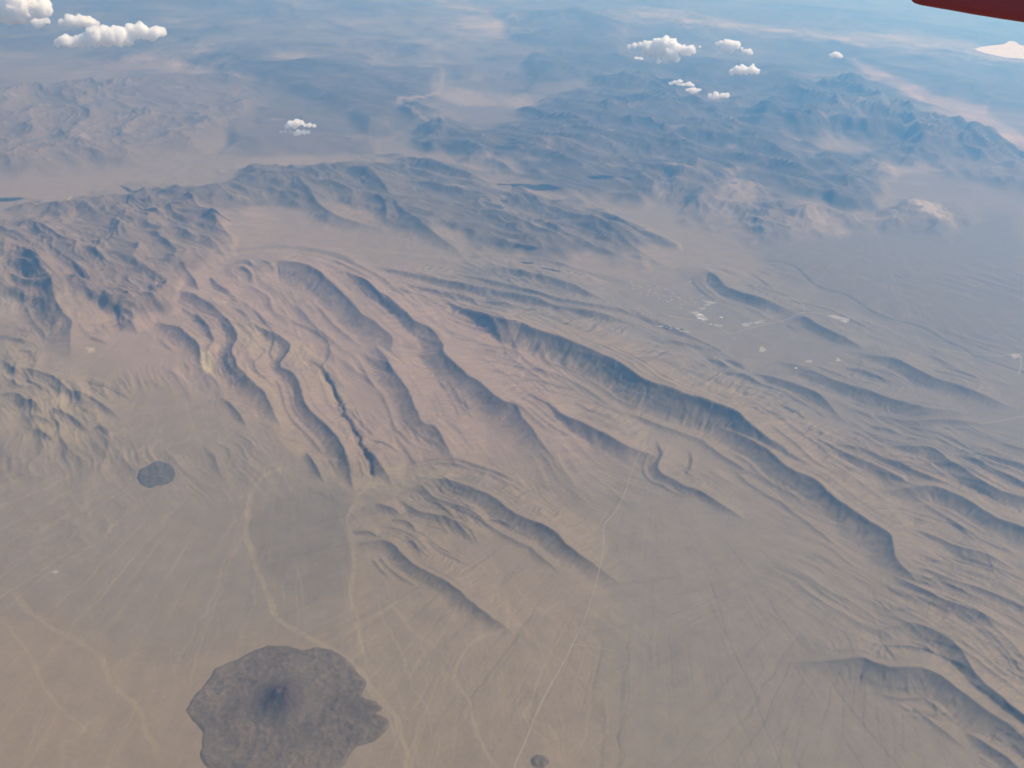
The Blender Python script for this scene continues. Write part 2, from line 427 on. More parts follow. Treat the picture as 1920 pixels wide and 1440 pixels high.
# rugged ground: (polygon, wavelength m, relief m, seed, strike degrees, stretch, rock, rock share, label)
ROUGH = [
 ([(-40,440),(30,415),(110,392),(200,378),(275,362),(345,380),(410,420),(440,455),(440,500),(330,520),(330,590),(250,612),(190,590),(130,560),(90,600),(-40,560)], 1700, 420, 11, -42, 2.4, (0.19,0.155,0.13), 0.75, None),
 ([(330,380),(400,352),(480,335),(600,322),(700,306),(780,302),(870,300),(960,340),(1040,385),(1130,405),(1260,455),(1200,485),(1050,480),(900,470),(790,440),(700,405),(600,410),(500,405),(400,405)], 2200, 430, 21, -36, 2.4, (0.135,0.122,0.11), 0.88, None),
 ([(770,225),(830,205),(900,215),(1000,205),(1080,160),(1200,150),(1330,190),(1450,190),(1490,240),(1560,300),(1640,330),(1640,400),(1560,430),(1440,400),(1350,395),(1240,385),(1120,385),(1000,345),(880,315),(800,295),(755,262)], 3400, 760, 31, -32, 2.0, (0.085,0.08,0.078), 0.92, 'wide dark blue mountain upland in the far middle'),
 ([(1400,205),(1480,180),(1530,160),(1590,150),(1650,168),(1720,200),(1800,240),(1930,300),(1990,360),(1800,330),(1680,300),(1560,280),(1480,260)], 3600, 1000, 41, -50, 1.3, (0.085,0.08,0.078), 0.9, 'isolated dark mountain rising in front of the pale plain at upper right'),
 ([(1210,370),(1300,330),(1400,350),(1480,380),(1560,390),(1640,400),(1700,380),(1790,380),(1830,410),(1780,440),(1640,450),(1560,440),(1480,460),(1380,450),(1280,420)], 2600, 420, 51, 60, 1.3, (0.25,0.215,0.19), 0.8, 'pale ribbed hills at the head of the grey fan'),
 ([(-60,165),(60,158),(180,146),(300,150),(430,148),(520,180),(480,240),(330,300),(200,325),(60,330),(-60,320)], 5200, 620, 61, -40, 1.4, (0.215,0.18,0.16), 0.7, 'hazy plateau with a dark northern rim at upper left'),
 ([(330,110),(470,95),(640,120),(820,140),(830,190),(760,240),(690,270),(600,200),(480,150)], 5200, 420, 71, 10, 2.0, (0.11,0.10,0.095), 0.8, None),
 ([(500,150),(720,150),(800,165),(740,220),(700,285),(560,305),(400,300),(430,240),(470,190)], 4200, 260, 81, 10, 2.0, (0.13,0.118,0.11), 0.7, None),
 ([(-100,-20),(330,-20),(560,-10),(560,30),(200,20),(100,60),(-100,60)], 9000, 600, 91, 10, 1.8, (0.12,0.11,0.105), 0.6, None),
 ([(920,20),(1080,20),(1170,60),(1180,100),(1050,130),(960,80)], 9000, 600, 101, 10, 1.8, (0.14,0.13,0.12), 0.5, None),
 ([(1000,100),(1450,120),(1560,190),(1440,190),(1240,150),(1100,160),(900,205),(980,170)], 7000, 420, 111, 10, 1.8, (0.09,0.085,0.083), 0.85, None),
 ([(1700,250),(1800,270),(1940,330),(1940,380),(1800,340),(1690,310)], 4000, 420, 121, -40, 1.3, (0.24,0.20,0.18), 0.6, None),
]
# flat colour of the ground: (polygon, colour, opacity, softness px)
SOILS = [
 ([(-200,380),(300,470),(640,470),(900,560),(1080,760),(1240,880),(900,900),(640,860),(420,760),(200,640),(-200,560)], (0.385,0.30,0.265), 0.85, 110),
 ([(880,500),(1420,520),(1990,660),(1990,860),(1500,800),(1200,690),(900,590)], (0.262,0.236,0.212), 0.8, 60),
 ([(1400,430),(1900,400),(1990,680),(1800,650),(1600,560),(1440,500)], (0.235,0.215,0.195), 0.9, 40),
 ([(1000,860),(1240,860),(1420,880),(1560,1000),(1700,1150),(1760,1300),(1990,1460),(1200,1500),(1120,1200)], (0.285,0.252,0.213), 0.7, 170),
 ([(-100,830),(420,790),(640,900),(640,1200),(300,1250),(-100,1100)], (0.275,0.238,0.20), 0.7, 80),
 ([(470,985),(520,940),(580,920),(640,918),(660,945),(652,990),(655,1060),(640,1110),(560,1120),(500,1060)], (0.24,0.212,0.178), 0.75, 18),
 ([(-50,640),(60,640),(180,720),(215,770),(205,815),(90,835),(-50,800)], (0.345,0.295,0.225), 0.6, 22),
 ([(375,665),(395,660),(405,690),(390,705),(375,695)], (0.52,0.45,0.33), 0.9, 6),
 ([(440,695),(470,700),(520,740),(580,840),(560,850),(500,790),(460,730)], (0.40,0.325,0.245), 0.8, 10),
 ([(530,635),(570,650),(620,700),(650,745),(620,750),(580,720),(545,680)], (0.40,0.325,0.25), 0.8, 12),
 ([(445,605),(520,640),(530,665),(490,680),(450,650)], (0.40,0.33,0.25), 0.7, 8),
 ([(560,850),(620,900),(690,900),(740,860),(800,880),(900,890),(820,920),(740,930),(640,920)], (0.36,0.305,0.23), 0.7, 14),
 ([(160,652),(180,650),(182,662),(165,665)], (0.50,0.43,0.33), 0.9, 4),
 ([(415,565),(428,570),(420,577)], (0.52,0.44,0.33), 0.9, 4),
 ([(-40,480),(20,500),(30,600),(-40,600)], (0.42,0.37,0.31), 0.6, 18),
 # pale basins and plains far out
 ([(-60,335),(140,330),(330,310),(560,300),(700,296),(640,318),(480,328),(340,350),(200,360),(60,385),(-60,400)], (0.36,0.295,0.25), 0.6, 22),
 ([(150,112),(300,108),(440,118),(425,147),(250,146),(160,135)], (0.42,0.34,0.28), 0.85, 16),
 ([(590,120),(1000,90),(1060,140),(820,150),(700,140)], (0.30,0.265,0.235), 0.5, 40),
 ([(810,175),(900,178),(1080,192),(960,205),(860,200)], (0.42,0.36,0.31), 0.8, 6),
 ([(740,203),(755,195),(800,180),(822,172),(826,150),(830,150),(830,172),(800,190),(765,203),(790,222),(830,238),(840,258),(800,240),(760,220)], (0.48,0.40,0.33), 0.0, 2.5),
 ([(1600,118),(1660,140),(1740,180),(1850,200),(1850,215),(1930,260),(1930,285),(1830,240),(1740,200),(1680,170),(1640,155)], (0.45,0.36,0.32), 0.9, 5),
 ([(1440,140),(1600,142),(1640,150),(1500,155)], (0.40,0.34,0.30), 0.7, 5),
 ([(1460,210),(1500,225),(1560,255),(1590,280),(1530,280),(1480,245)], (0.36,0.31,0.27), 0.8, 8),
 ([(1565,175),(1590,205),(1640,235),(1690,230),(1660,270),(1620,280),(1590,235)], (0.36,0.31,0.27), 0.8, 8),
 ([(1450,240),(1490,265),(1550,285),(1520,297),(1470,270)], (0.40,0.34,0.30), 0.8, 6),
 ([(1600,320),(1690,310),(1840,330),(1700,325),(1640,335)], (0.42,0.35,0.31), 0.8, 5),
 ([(1450,300),(1520,300),(1640,330),(1740,345),(1640,340),(1520,312)], (0.38,0.33,0.29), 0.7, 5),
 ([(1560,280),(1640,290),(1660,310),(1600,322),(1540,305)], (0.13,0.12,0.115), 0.8, 6),
 ([(1100,30),(1250,25),(1500,60),(1700,70),(1930,110),(1930,125),(1700,95),(1480,65),(1250,45)], (0.52,0.47,0.42), 0.8, 12),
 ([(830,0),(870,8),(900,25),(960,40),(955,75),(920,72),(880,55),(850,50),(880,30)], (0.52,0.46,0.39), 0.6, 14),
 ([(560,5),(700,0),(900,20),(1000,80),(800,110),(600,90)], (0.33,0.29,0.26), 0.5, 50),
 ([(200,60),(600,40),(900,60),(800,110),(500,100),(330,90)], (0.31,0.275,0.245), 0.5, 44),
 ([(1240,330),(1290,330),(1280,350),(1245,348)], (0.44,0.38,0.33), 0.8, 8),
 ([(1360,360),(1400,352),(1420,395),(1360,410),(1340,395)], (0.46,0.38,0.33), 0.75, 10),
 ([(1520,385),(1545,392),(1560,420),(1590,440),(1520,440),(1470,430)], (0.44,0.365,0.32), 0.75, 12),
 ([(1703,385),(1730,380),(1765,400),(1790,425),(1760,425),(1725,415)], (0.60,0.52,0.44), 0.8, 6),
 ([(1600,390),(1640,410),(1700,430),(1640,440),(1590,420)], (0.40,0.34,0.30), 0.7, 10),
 ([(1100,240),(1260,230),(1330,260),(1300,300),(1180,290)], (0.20,0.18,0.165), 0.5, 20),
 ([(890,370),(930,365),(960,400),(1000,410),(960,420),(900,395)], (0.40,0.34,0.28), 0.6, 8),
]
# pale sandy washes: (width px, strength, points)
WASHES = [
 (8, 1.0, [(833,140),(829,155),(827,170),(805,184),(770,200),(750,207),(757,215),(775,224),(800,234),(835,250)]),
 (9, 0.7, [(552,868),(520,880),(492,897),(474,920),(466,955),(465,1010),(478,1050),(492,1085),(510,1130),(524,1158),(560,1185),(600,1205),(640,1228),(672,1258),(700,1295),(735,1335),(757,1390),(770,1440),(790,1490)]),
 (7, 0.65, [(628,762),(650,800),(665,830),(690,868),(694,905),(672,935),(655,970),(660,1005),(665,1060),(660,1110),(674,1165),(680,1215)]),
 (6, 0.6, [(952,1110),(955,1150),(948,1180),(905,1195),(870,1225),(853,1255),(856,1280),(878,1310),(886,1350),(905,1395),(935,1440),(950,1470)]),
 (8, 0.55, [(0,1098),(30,1112),(50,1140),(80,1165),(130,1192),(190,1230),(205,1270),(240,1310),(270,1345),(285,1390),(310,1440)]),
 (5, 0.5, [(0,1158),(30,1190),(65,1245),(92,1300),(130,1340),(190,1385)]),
 (5, 0.4, [(92,1300),(75,1345),(58,1400),(50,1440)]),
 (7, 0.5, [(700,1110),(740,1140),(780,1185),(820,1215),(850,1255)]),
 (5, 0.5, [(1068,1160),(1000,1300),(995,1345),(1040,1370),(1055,1440)]),
 (5, 0.55, [(1020,1300),(985,1335),(1000,1365),(1030,1390),(1048,1412),(1060,1440)]),
 (4, 0.5, [(1042,1310),(1055,1350),(1058,1400),(1062,1440)]),
 (4, 0.5, [(1130,1300),(1105,1335),(1100,1380),(1075,1405),(1062,1430)]),
 (4, 0.45, [(1138,1290),(1140,1370),(1120,1395),(1090,1420),(1070,1440)]),
 (5, 0.5, [(640,1155),(672,1180),(682,1230)]),
 (4, 0.45, [(1640,1280),(1680,1310),(1720,1345),(1770,1380)]),
 (4, 0.35, [(405,1140),(412,1180),(405,1230)]),
 (4, 0.35, [(165,1120),(175,1160),(172,1185)]),
 (6, 0.6, [(545,640),(560,700),(575,735),(600,760)]),
 (9, 0.5, [(300,470),(400,480),(520,470),(620,465),(760,475),(900,490)]),
 (6, 0.5, [(930,560),(1000,600),(1060,640),(1120,700),(1180,790),(1215,835)]),
]
# braided fans: apex, axis point, half angle, range px reach polygon soft, frequency, strength, pale/dark
FANS = [
 ((560,700),(150,1440), 70, 120, 0.9, 1),
 ((1225,835),(1250,1440), 85, 130, 1.0, -1),
 ((1640,1000),(1420,1440), 60, 90, 0.9, -1),
 ((1640,420),(1700,640), 80, 110, 1.5, 1),
 ((330,520),(300,860), 60, 90, 0.9, 1),
 ((930,1010),(780,1460), 50, 100, 0.9, 1),
 ((830,820),(1050,1000), 60, 90, 1.1, -1),
]
LAVA = [(347,1330),(358,1313),(370,1297),(390,1273),(403,1253),(427,1240),(457,1230),(480,1217),(513,1210),(547,1212),(573,1218),(600,1211),(627,1220),(645,1233),(657,1241),(673,1260),(687,1278),(680,1297),(684,1308),(703,1313),(717,1328),(707,1338),(730,1351),(727,1367),(703,1390),(670,1404),(653,1423),(640,1437),(600,1462),(540,1478),(470,1476),(410,1462),(384,1433),(373,1417),(378,1397),(377,1372),(360,1353)]
LAVA2 = [(256,896),(260,884),(268,878),(278,873),(284,868),(292,864),(303,864),(316,868),(326,877),(329,890),(322,903),(308,910),(294,911),(284,915),(270,912),(261,906)]
LAVA3 = [(993,1425),(1000,1417),(1012,1414),(1026,1418),(1031,1428),(1022,1440),(1005,1442),(995,1435)]

# ------------------------------------------------------------------ terrain grid
dep = np.concatenate([np.radians(np.linspace(55.0, 3.0, 860))])
Yr = ALT / np.tan(dep)
near = np.array([-60000, -35000, -18000, -8000, -3000, 0, 2500, 4500, 6000])
Yr = np.concatenate([near[near < Yr[0] - 300], Yr, Yr[-1] * np.array([1.06, 1.15, 1.3, 1.5, 1.8, 2.2, 2.6])])
sv = np.linspace(-1.14, 1.14, 1120)
sv = np.concatenate([[-9, -5, -3, -2, -1.6, -1.3], sv, [1.3, 1.6, 2, 3, 5, 9]])
def half_width(Y):
    d = np.arctan2(ALT, np.maximum(Y, 4000.0))
    # half frame width in metres at this forward distance
    ang = d - PITCH
    slant = ALT / np.sin(d)
    return slant * np.cos(ang) * math.tan(HFOV / 2) * 1.02 + 300
Wr = half_width(Yr)
NR, NC = len(Yr), len(sv)
X = (Wr[:, None] * sv[None, :])
Y = np.repeat(Yr[:, None], NC, 1)
PX, PY = to_pix(X, Y, 0.0)
dX = np.repeat((Wr * (sv[600] - sv[599]))[:, None], NC, 1)
dY = np.repeat(np.gradient(Yr)[:, None], NC, 1)
LOD = np.sqrt(dX * np.clip(dY, dX, dX * 5))
infr = (PX > -250) & (PX < 2170) & (PY > -160) & (PY < 1560)

Z = 60 * fbm(X / 9000, Y / 9000, 3, 5) + 8 * fbm(X / 900, Y / 900, 3, 6) * sstep(60000, 20000, Y)
RID = np.zeros(X.shape, np.int16)
soil = np.empty(X.shape + (3,))
soil[:] = (0.315, 0.262, 0.205)
# warmer and sandier towards the lower left, greyer further out
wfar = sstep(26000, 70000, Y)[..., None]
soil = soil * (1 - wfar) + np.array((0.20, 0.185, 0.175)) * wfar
big = fbm(X / 6000 + 3, Y / 9000, 4, 77)
farm = sstep(30000, 60000, Y)
big = big + farm * (0.9 * fbm(X / 2600 + 9, Y / 5200, 5, 79) + 0.5 * big)
soil *= (1 + (0.10 + 0.16 * farm) * big)[..., None]
tint = fbm(X / 4000 - 8, Y / 5000, 3, 78)[..., None]
soil *= 1 + tint * np.array((0.035, 0.0, -0.03))

def bbox_mask(poly, pad):
    p = np.asarray(poly)
    return infr & (PX > p[:, 0].min() - pad) & (PX < p[:, 0].max() + pad) & (PY > p[:, 1].min() - pad) & (PY < p[:, 1].max() + pad)

for poly, colr, op, soft in SOILS:
    m = bbox_mask(poly, soft * 2 + 10)
    x, y = PX[m], PY[m]
    soft = soft * (1.6 if np.mean([q[1] for q in poly]) < 420 else 1.0)
    wob = soft * 1.3 * fbm(X[m] / (2600 if soft < 10 else 6000), Y[m] / (2600 if soft < 10 else 9000), 5, 200 + int(poly[0][0]) % 50) + soft * .4 * fbm(X[m] / 500, Y[m] / 700, 3, 33)
    k = op * sstep(soft * 0.6, -soft * 0.6, poly_sdf(x, y, poly) + wob)
    soil[m] = soil[m] * (1 - k[:, None]) + np.array(colr) * k[:, None] * (1 + 0.09 * big[m])[:, None]

# rugged mountains
LABELS = {}
next_id = 1
for poly, lam, relief, seed, strike, stretch, rockc, share, label in ROUGH:
    m = bbox_mask(poly, 60)
    x, y, gx, gy = PX[m], PY[m], X[m], Y[m]
    size = np.sqrt((np.ptp(np.array(poly)[:, 0])) * np.ptp(np.array(poly)[:, 1]))
    soft = size * 0.08 + 4
    sd = poly_sdf(x, y, poly) + soft * 1.7 * fbm(gx / lam / 1.3, gy / lam / 1.3, 4, seed + 7)
    k = sstep(soft * 0.4, -soft * 1.1, sd)
    a = RAD(strike)
    u = (gx * math.cos(a) + gy * math.sin(a)) / stretch
    v = -gx * math.sin(a) + gy * math.cos(a)
    wx, wy = fbm(gx / lam / 2, gy / lam / 2, 3, seed + 3), fbm(gx / lam / 2 + 9, gy / lam / 2, 3, seed + 4)
    u = u + wx * lam * 0.35; v = v + wy * lam * 0.35
    r = rmf(u / lam, v / lam, 7, seed, LOD[m], lam)
    h = relief * k * (0.15 + 1.0 * r ** 1.25)
    Z[m] += h
    rk = share * sstep(0.03, 0.42, k * (0.35 + 0.9 * r)) * (0.75 + 0.35 * fbm(gx / lam * 1.7, gy / lam * 1.7, 3, seed + 9))
    rk = np.clip(rk, 0, 1)[:, None]
    pale = sstep(0.22, 0.5, fbm(gx / lam * 2.3 + 40, gy / lam * 3.1, 5, seed + 12))[:, None] * k[:, None]
    c = np.array(rockc) * (1 + 0.30 * fbm(gx / lam * 3, gy / lam * 3, 3, seed + 14))[:, None]
    s = soil[m] * (1 - rk) + c * rk
    s = s * (1 - 0.5 * pale) + np.array((0.44, 0.38, 0.325)) * 0.5 * pale
    soil[m] = s
    if label:
        LABELS[next_id] = label
        mm = np.zeros(X.shape, bool); mm[m] = k > 0.45
        RID[mm] = next_id
        next_id += 1

# scattered far hills beyond the mapped ranges
fm = infr & (Y > 38000)
gx, gy = X[fm], Y[fm]
fp = sstep(-0.35, 0.35, fbm(gx / 16000 + 2, gy / 22000, 4, 150)) * sstep(38000, 60000, gy)
fr = rmf(gx / 5600 + 0.4 * fbm(gx / 9000, gy / 9000, 3, 151), gy / 7000, 6, 152, LOD[fm], 5600)
Z[fm] += 420 * fp * fr
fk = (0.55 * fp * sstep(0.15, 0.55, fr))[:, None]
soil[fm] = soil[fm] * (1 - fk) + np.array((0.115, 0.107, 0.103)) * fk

# pale caps and sandy aprons lie over the rock
for poly, colr, op, soft in SOILS:
    if min(colr) < 0.31 or np.mean([q[1] for q in poly]) > 460: continue
    soft = soft * 1.3 + 3
    m = bbox_mask(poly, soft * 2 + 10)
    wob = soft * 1.2 * fbm(X[m] / 2200, Y[m] / 2200, 5, 260) + soft * fbm(X[m] / 600, Y[m] / 900, 3, 261)
    k = 0.62 * op * sstep(soft * 0.6, -soft * 0.6, poly_sdf(PX[m], PY[m], poly) + wob)
    soil[m] = soil[m] * (1 - k[:, None]) + np.array(colr) * k[:, None]

# crisp dark and pale patches of the far country
gx, gy = X[fm], Y[fm]
mo = fbm(gx / 2300 + 1.5 * fbm(gx / 7000, gy / 7000, 2, 160), gy / 4200, 6, 161, 0.6)
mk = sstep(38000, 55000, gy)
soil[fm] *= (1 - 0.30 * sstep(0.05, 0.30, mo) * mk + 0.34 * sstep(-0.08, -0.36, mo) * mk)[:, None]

# the floor of the salt lake is level
SALT_OUT = [(1826,93),(1845,88),(1880,84),(1893,78),(1905,80),(1920,87),(1990,92),(1990,125),(1920,112),(1885,109),(1860,104),(1840,99)]
m = bbox_mask(SALT_OUT, 30)
k = sstep(16, 3, poly_sdf(PX[m], PY[m], SALT_OUT))
SALT_Z = 20.0
Z[m] = Z[m] * (1 - k) + SALT_Z * k

# ridges
base0 = Z.copy()
ridge_top = np.full(X.shape, -1e9)
def extend(g, a, b):
    """carry a crest line on past both ends so that it dies out slowly"""
    d0 = g[0] - g[min(3, len(g) - 1)]; d1 = g[-1] - g[max(-4, -len(g))]
    d0 = d0 / (np.linalg.norm(d0) + 1e-9); d1 = d1 / (np.linalg.norm(d1) + 1e-9)
    return np.vstack([g[0] + d0 * a, g[0] + d0 * a * 0.5, g, g[-1] + d1 * b * 0.5, g[-1] + d1 * b])

CRESTS = []                                   # ground line, dark width, sunny width, height, metres per pixel, label
rng = random.Random(4)
for wd, wl, rel, label, pts in RIDGES:
    p = catmull(pts, 4)
    sc = float(np.median([mpp(a, b) for a, b in p]))
    WD, WL = wd * sc * 1.28, wl * sc * 2.7
    H = 0.325 * WD * rel
    gl = np.array([pix(a, b)[:2] for a, b in p])
    LL = float(np.hypot(*np.diff(gl, axis=0).T).sum())
    H *= min(1.0, 0.4 + 0.2 * LL / WD)
    WL = min(WL, LL * 0.8)
    g = np.array([pix(a, b, H * 0.8)[:2] for a, b in p])
    e = min(LL * 0.22, WD * 1.3)
    # thinner parallel beds on the dip slope and at the foot of long ridges
    if LL > WD * 3.0 and pts[0][1] > 470:
        tg = np.gradient(g, axis=0); tg /= np.linalg.norm(tg, axis=1, keepdims=True)
        nr_ = np.stack([-tg[:, 1], tg[:, 0]], 1)
        for off, k in ((0.2 * WL, 0.2), (0.36 * WL, 0.28), (0.5 * WL, 0.22), (0.66 * WL, 0.32), (0.84 * WL, 0.22), (1.0 * WL, 0.28), (-0.5 * WD, 0.2), (-0.8 * WD, 0.22), (-1.15 * WD, 0.26)):
            a0 = rng.uniform(0.0, 0.55); a1 = a0 + rng.uniform(0.22, 0.5)
            if a1 > 1: a1 = 1.0
            n0, n1 = int(a0 * (len(g) - 1)), int(a1 * (len(g) - 1))
            if n1 - n0 < 4: continue
            w2 = WD * k * rng.uniform(0.8, 1.25)
            gg = g[n0:n1 + 1] + nr_[n0:n1 + 1] * off * rng.uniform(0.85, 1.15)
            CRESTS.append((extend(gg, w2, w2), w2, w2 * 2.2, 0.22 * w2, sc, None, True))
    CRESTS.append((extend(g, e, e), WD, WL, H, sc, label, False))

for n_r, (g, WD, WL, H, sc, label, minor) in enumerate(CRESTS):
    pad = max(WD, WL) * 1.25
    m = (X > g[:, 0].min() - pad) & (X < g[:, 0].max() + pad) & (Y > g[:, 1].min() - pad) & (Y < g[:, 1].max() + pad)
    if not m.any(): continue
    gx, gy = X[m], Y[m]
    wsc = WD * 0.9
    jx = fbm(gx / wsc, gy / wsc, 3, 300 + n_r) * WD * 0.09
    jy = fbm(gx / wsc + 5, gy / wsc, 3, 310 + n_r) * WD * 0.09
    fl = max(sc * 9, 110.0)
    jx = jx + fbm(gx / fl, gy / fl, 2, 320 + n_r) * sc * 1.6; jy = jy + fbm(gx / fl + 7, gy / fl, 2, 330 + n_r) * sc * 1.6
    d, side, arc, L = line_dist(gx + jx, gy + jy, g)
    end = np.minimum(arc, L - arc)
    taper = sstep(0, min(L * 0.34, WD * 3.2), end) ** 0.75
    hv = 1 + 0.22 * perlin(arc / (WD * 2.2), arc * 0 + n_r * 3.1, 401)
    w = np.where(side > 0, WL, WD) * (0.5 + 0.5 * taper) * (1 + 0.20 * perlin(arc / (WD * 1.7), side * 7.0, 402 + n_r))
    t = np.clip(d / w, 0, 1)
    # gullies and spurs run down both faces
    lamg = max(WD * 0.30, 90.0)
    gul = np.abs(perlin(arc / lamg + 0.6 * perlin(gx / lamg / 2, gy / lamg / 2, 404), t * 1.1 + side * 9, 403 + n_r))
    gul += 0.5 * np.abs(perlin(arc / lamg * 2.1, t * 2.0 + side * 9, 405 + n_r))
    tt = np.clip(t * (1 + 0.34 * (0.42 - gul) * np.sin(np.pi * np.clip(t, 0, 1))), 0, 1)
    cl = 0.06 * sstep(-0.2, 0.5, perlin(arc / (WD * 1.5), arc * 0 + n_r, 409))
    prof = np.where(side > 0, (1 - tt) ** 1.35, (1.0 - cl) * (1 - tt) ** 2.4 + cl * (1 - sstep(0.0, 0.09, t)))
    h = np.where(t < 1, H * hv * taper * prof, 0)
    old = ridge_top[m]
    ridge_top[m] = np.maximum(old, h) if not minor else np.maximum(old, 0) + h * 0.8
    # shade painted into the face turned from the sun, dark caprock along the crest
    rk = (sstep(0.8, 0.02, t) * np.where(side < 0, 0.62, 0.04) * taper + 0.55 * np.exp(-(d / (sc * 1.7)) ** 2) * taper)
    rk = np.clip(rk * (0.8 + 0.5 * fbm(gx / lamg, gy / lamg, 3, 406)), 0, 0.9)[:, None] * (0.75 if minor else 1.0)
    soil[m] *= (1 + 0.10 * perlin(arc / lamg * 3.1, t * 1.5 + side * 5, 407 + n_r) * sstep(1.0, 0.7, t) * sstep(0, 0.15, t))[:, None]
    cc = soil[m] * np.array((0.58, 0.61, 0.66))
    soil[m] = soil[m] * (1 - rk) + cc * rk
    if minor: continue
    ids = RID[m]
    if label:
        LABELS[next_id] = label
        ids[(h > 0.13 * H) & (h >= old)] = next_id
        next_id += 1
    else:
        ids[(h > 0.2 * H) & (h > old)] = 0
    RID[m] = ids
Z = base0 + np.maximum(ridge_top, 0)
hilly = np.clip(np.maximum(ridge_top, 0) / 30.0, 0, 1)

# low dissected ground everywhere, finer where near
low = rmf(X / 700 + .4 * fbm(X / 1500, Y / 1500, 2, 8), Y / 700, 4, 501, LOD, 700)
# folded strata: low ribs that follow the strike of each block
for zx, ang, amp, lamv, sd_ in ((300, None, 46, 520, 510), (830, None, 40, 560, 520), (1500, None, 34, 620, 530)):
    seg = {300: ((340, 548), (515, 767)), 830: ((707, 547), (947, 757)), 1500: ((1107, 683), (1447, 848))}[zx]
    a_, b_ = pix(*seg[0])[:2], pix(*seg[1])[:2]
    dr = (b_ - a_) / np.linalg.norm(b_ - a_)
    wz = {300: sstep(640, 420, PX), 830: sstep(420, 640, PX) * sstep(1230, 960, PX), 1500: sstep(960, 1230, PX)}[zx]
    wy = sstep(450, 520, PY) * sstep(1000, 780, PY - np.clip(PX - 900, 0, 900) * 0.42)
    m = infr & (wz * wy > 0.01)
    gx, gy = X[m], Y[m]
    u = gx * dr[0] + gy * dr[1]; v = -gx * dr[1] + gy * dr[0]
    v = v + 420 * fbm(u / 2600, v / 2600, 3, sd_)
    rb = rmf(u / (lamv * 4.5), v / lamv, 4, sd_ + 1, LOD[m], lamv)
    patchy = sstep(-0.25, 0.35, fbm(gx / 2600, gy / 2600, 2, sd_ + 2))
    f = (wz * wy)[m] * patchy
    Z[m] += amp * 2.1 * (rb - 0.45) * f
    soil[m] *= (1 + 0.16 * fbm(u / 2200, v / 260, 3, sd_ + 3) * f)[:, None]
bad = sstep(0.0, 0.5, fbm(X / 5200, Y / 5200, 3, 502)) * sstep(1250, 900, PY)
Z += infr * (low - 0.5) * (4 + 36 * bad) * sstep(90000, 25000, Y)

# fans with braided channels
for n_f, (ap, ax, half, kf, stren, sgn) in enumerate(FANS):
    A = pix(*ap)[:2]; B = pix(*ax)[:2]
    vx, vy = X - A[0], Y - A[1]
    r = np.hypot(vx, vy)
    axd = math.atan2(B[1] - A[1], B[0] - A[0]); reach = np.hypot(*(B - A))
    th = (np.arctan2(vy, vx) - axd + np.pi) % (2 * np.pi) - np.pi
    k = sstep(RAD(half), RAD(half * 0.55), np.abs(th)) * sstep(reach * 1.35, reach * 0.8, r) * sstep(reach * 0.02, reach * 0.15, r) * infr * (1 - hilly)
    m = k > 0.01
    x_, r_, k_ = th[m], r[m] / reach, k[m]
    warp = 0.30 * fbm(X[m] / 1800, Y[m] / 1400, 3, 600 + n_f)
    warp = warp + 0.10 * fbm(X[m] / 330, Y[m] / 330, 3, 605 + n_f)
    for j, (fq, rq, wd_, amp) in enumerate(((0.12, 1.1, 0.04, 1.0), (0.28, 1.7, 0.07, 0.8), (0.60, 2.6, 0.12, 0.5))):
        n_ = perlin(x_ * kf * fq + warp * (1 + j), r_ * rq + warp, 610 + 7 * n_f + j)
        gate = sstep(-0.05, 0.4, perlin(x_ * kf * fq * 0.8 + 4, r_ * rq * 2.2, 640 + n_f + j))
        c = np.exp(-(n_ / wd_) ** 2) * k_ * gate
        Z[m] -= stren * amp * (3.0 if sgn > 0 else 5.0) * c
        soil[m] *= (1 + (0.13 if sgn > 0 else 0.12) * stren * amp * c * sgn)[:, None]
    stre = fbm(x_ * kf * 0.35 + warp, r_ * 3.0, 3, 660 + n_f)
    soil[m] *= (1 + 0.06 * stre * k_)[:, None]

# washes
for n_w, (wpx, stv, pts) in enumerate(WASHES):
    p = catmull(pts, 5)
    m = bbox_mask(p, 60)
    gx, gy = X[m], Y[m]
    g = np.array([pix(a, b)[:2] for a, b in p])
    sc = np.median([mpp(a, b) for a, b in p])
    j = sc * wpx
    d, side, arc, L = line_dist(gx + j * 0.9 * fbm(gx / 500, gy / 500, 3, 700 + n_w), gy + j * 0.9 * fbm(gx / 500 + 7, gy / 500, 3, 701 + n_w), g)
    wv = j * 0.70 * (1 + 0.7 * perlin(arc / 500, arc * 0 + n_w, 702))
    k = stv * sstep(wv * 1.15, wv * 0.55, d) * sstep(0, 900, np.minimum(arc, L - arc) + 250)
    k = k * np.clip(0.8 + 0.5 * perlin(arc / 420, arc * 0 + 3 * n_w, 703) + 0.45 * fbm(gx / 110, gy / 110, 3, 704), 0.1, 1)
    Z[m] -= 5 * k
    soil[m] = soil[m] * (1 - 0.75 * k[:, None]) + np.array((0.405, 0.348, 0.258)) * 0.75 * k[:, None]

# the incised creek with dark scrub across the right
CREEK = [(1430,488),(1470,492),(1500,508),(1520,528),(1545,542),(1575,548),(1600,560),(1622,575),(1645,590),(1680,600),(1720,610),(1745,622),(1770,637),(1800,650),(1825,665),(1850,675),(1880,685),(1930,702),(2000,725)]
g = np.array([pix(a, b)[:2] for a, b in catmull(CREEK, 5)])
m = bbox_mask(CREEK, 50)
d, side, arc, L = line_dist(X[m] + 60 * fbm(X[m] / 300, Y[m] / 300, 3, 720), Y[m] + 60 * fbm(X[m] / 300 + 4, Y[m] / 300, 3, 721), g)
k = np.exp(-(d / 50) ** 2) * (0.5 + 0.6 * np.abs(perlin(arc / 500, arc * 0, 722)))
Z[m] -= 26 * k
k = np.clip(k, 0, 0.75)[:, None]
soil[m] = soil[m] * (1 - k) + np.array((0.10, 0.105, 0.085)) * k

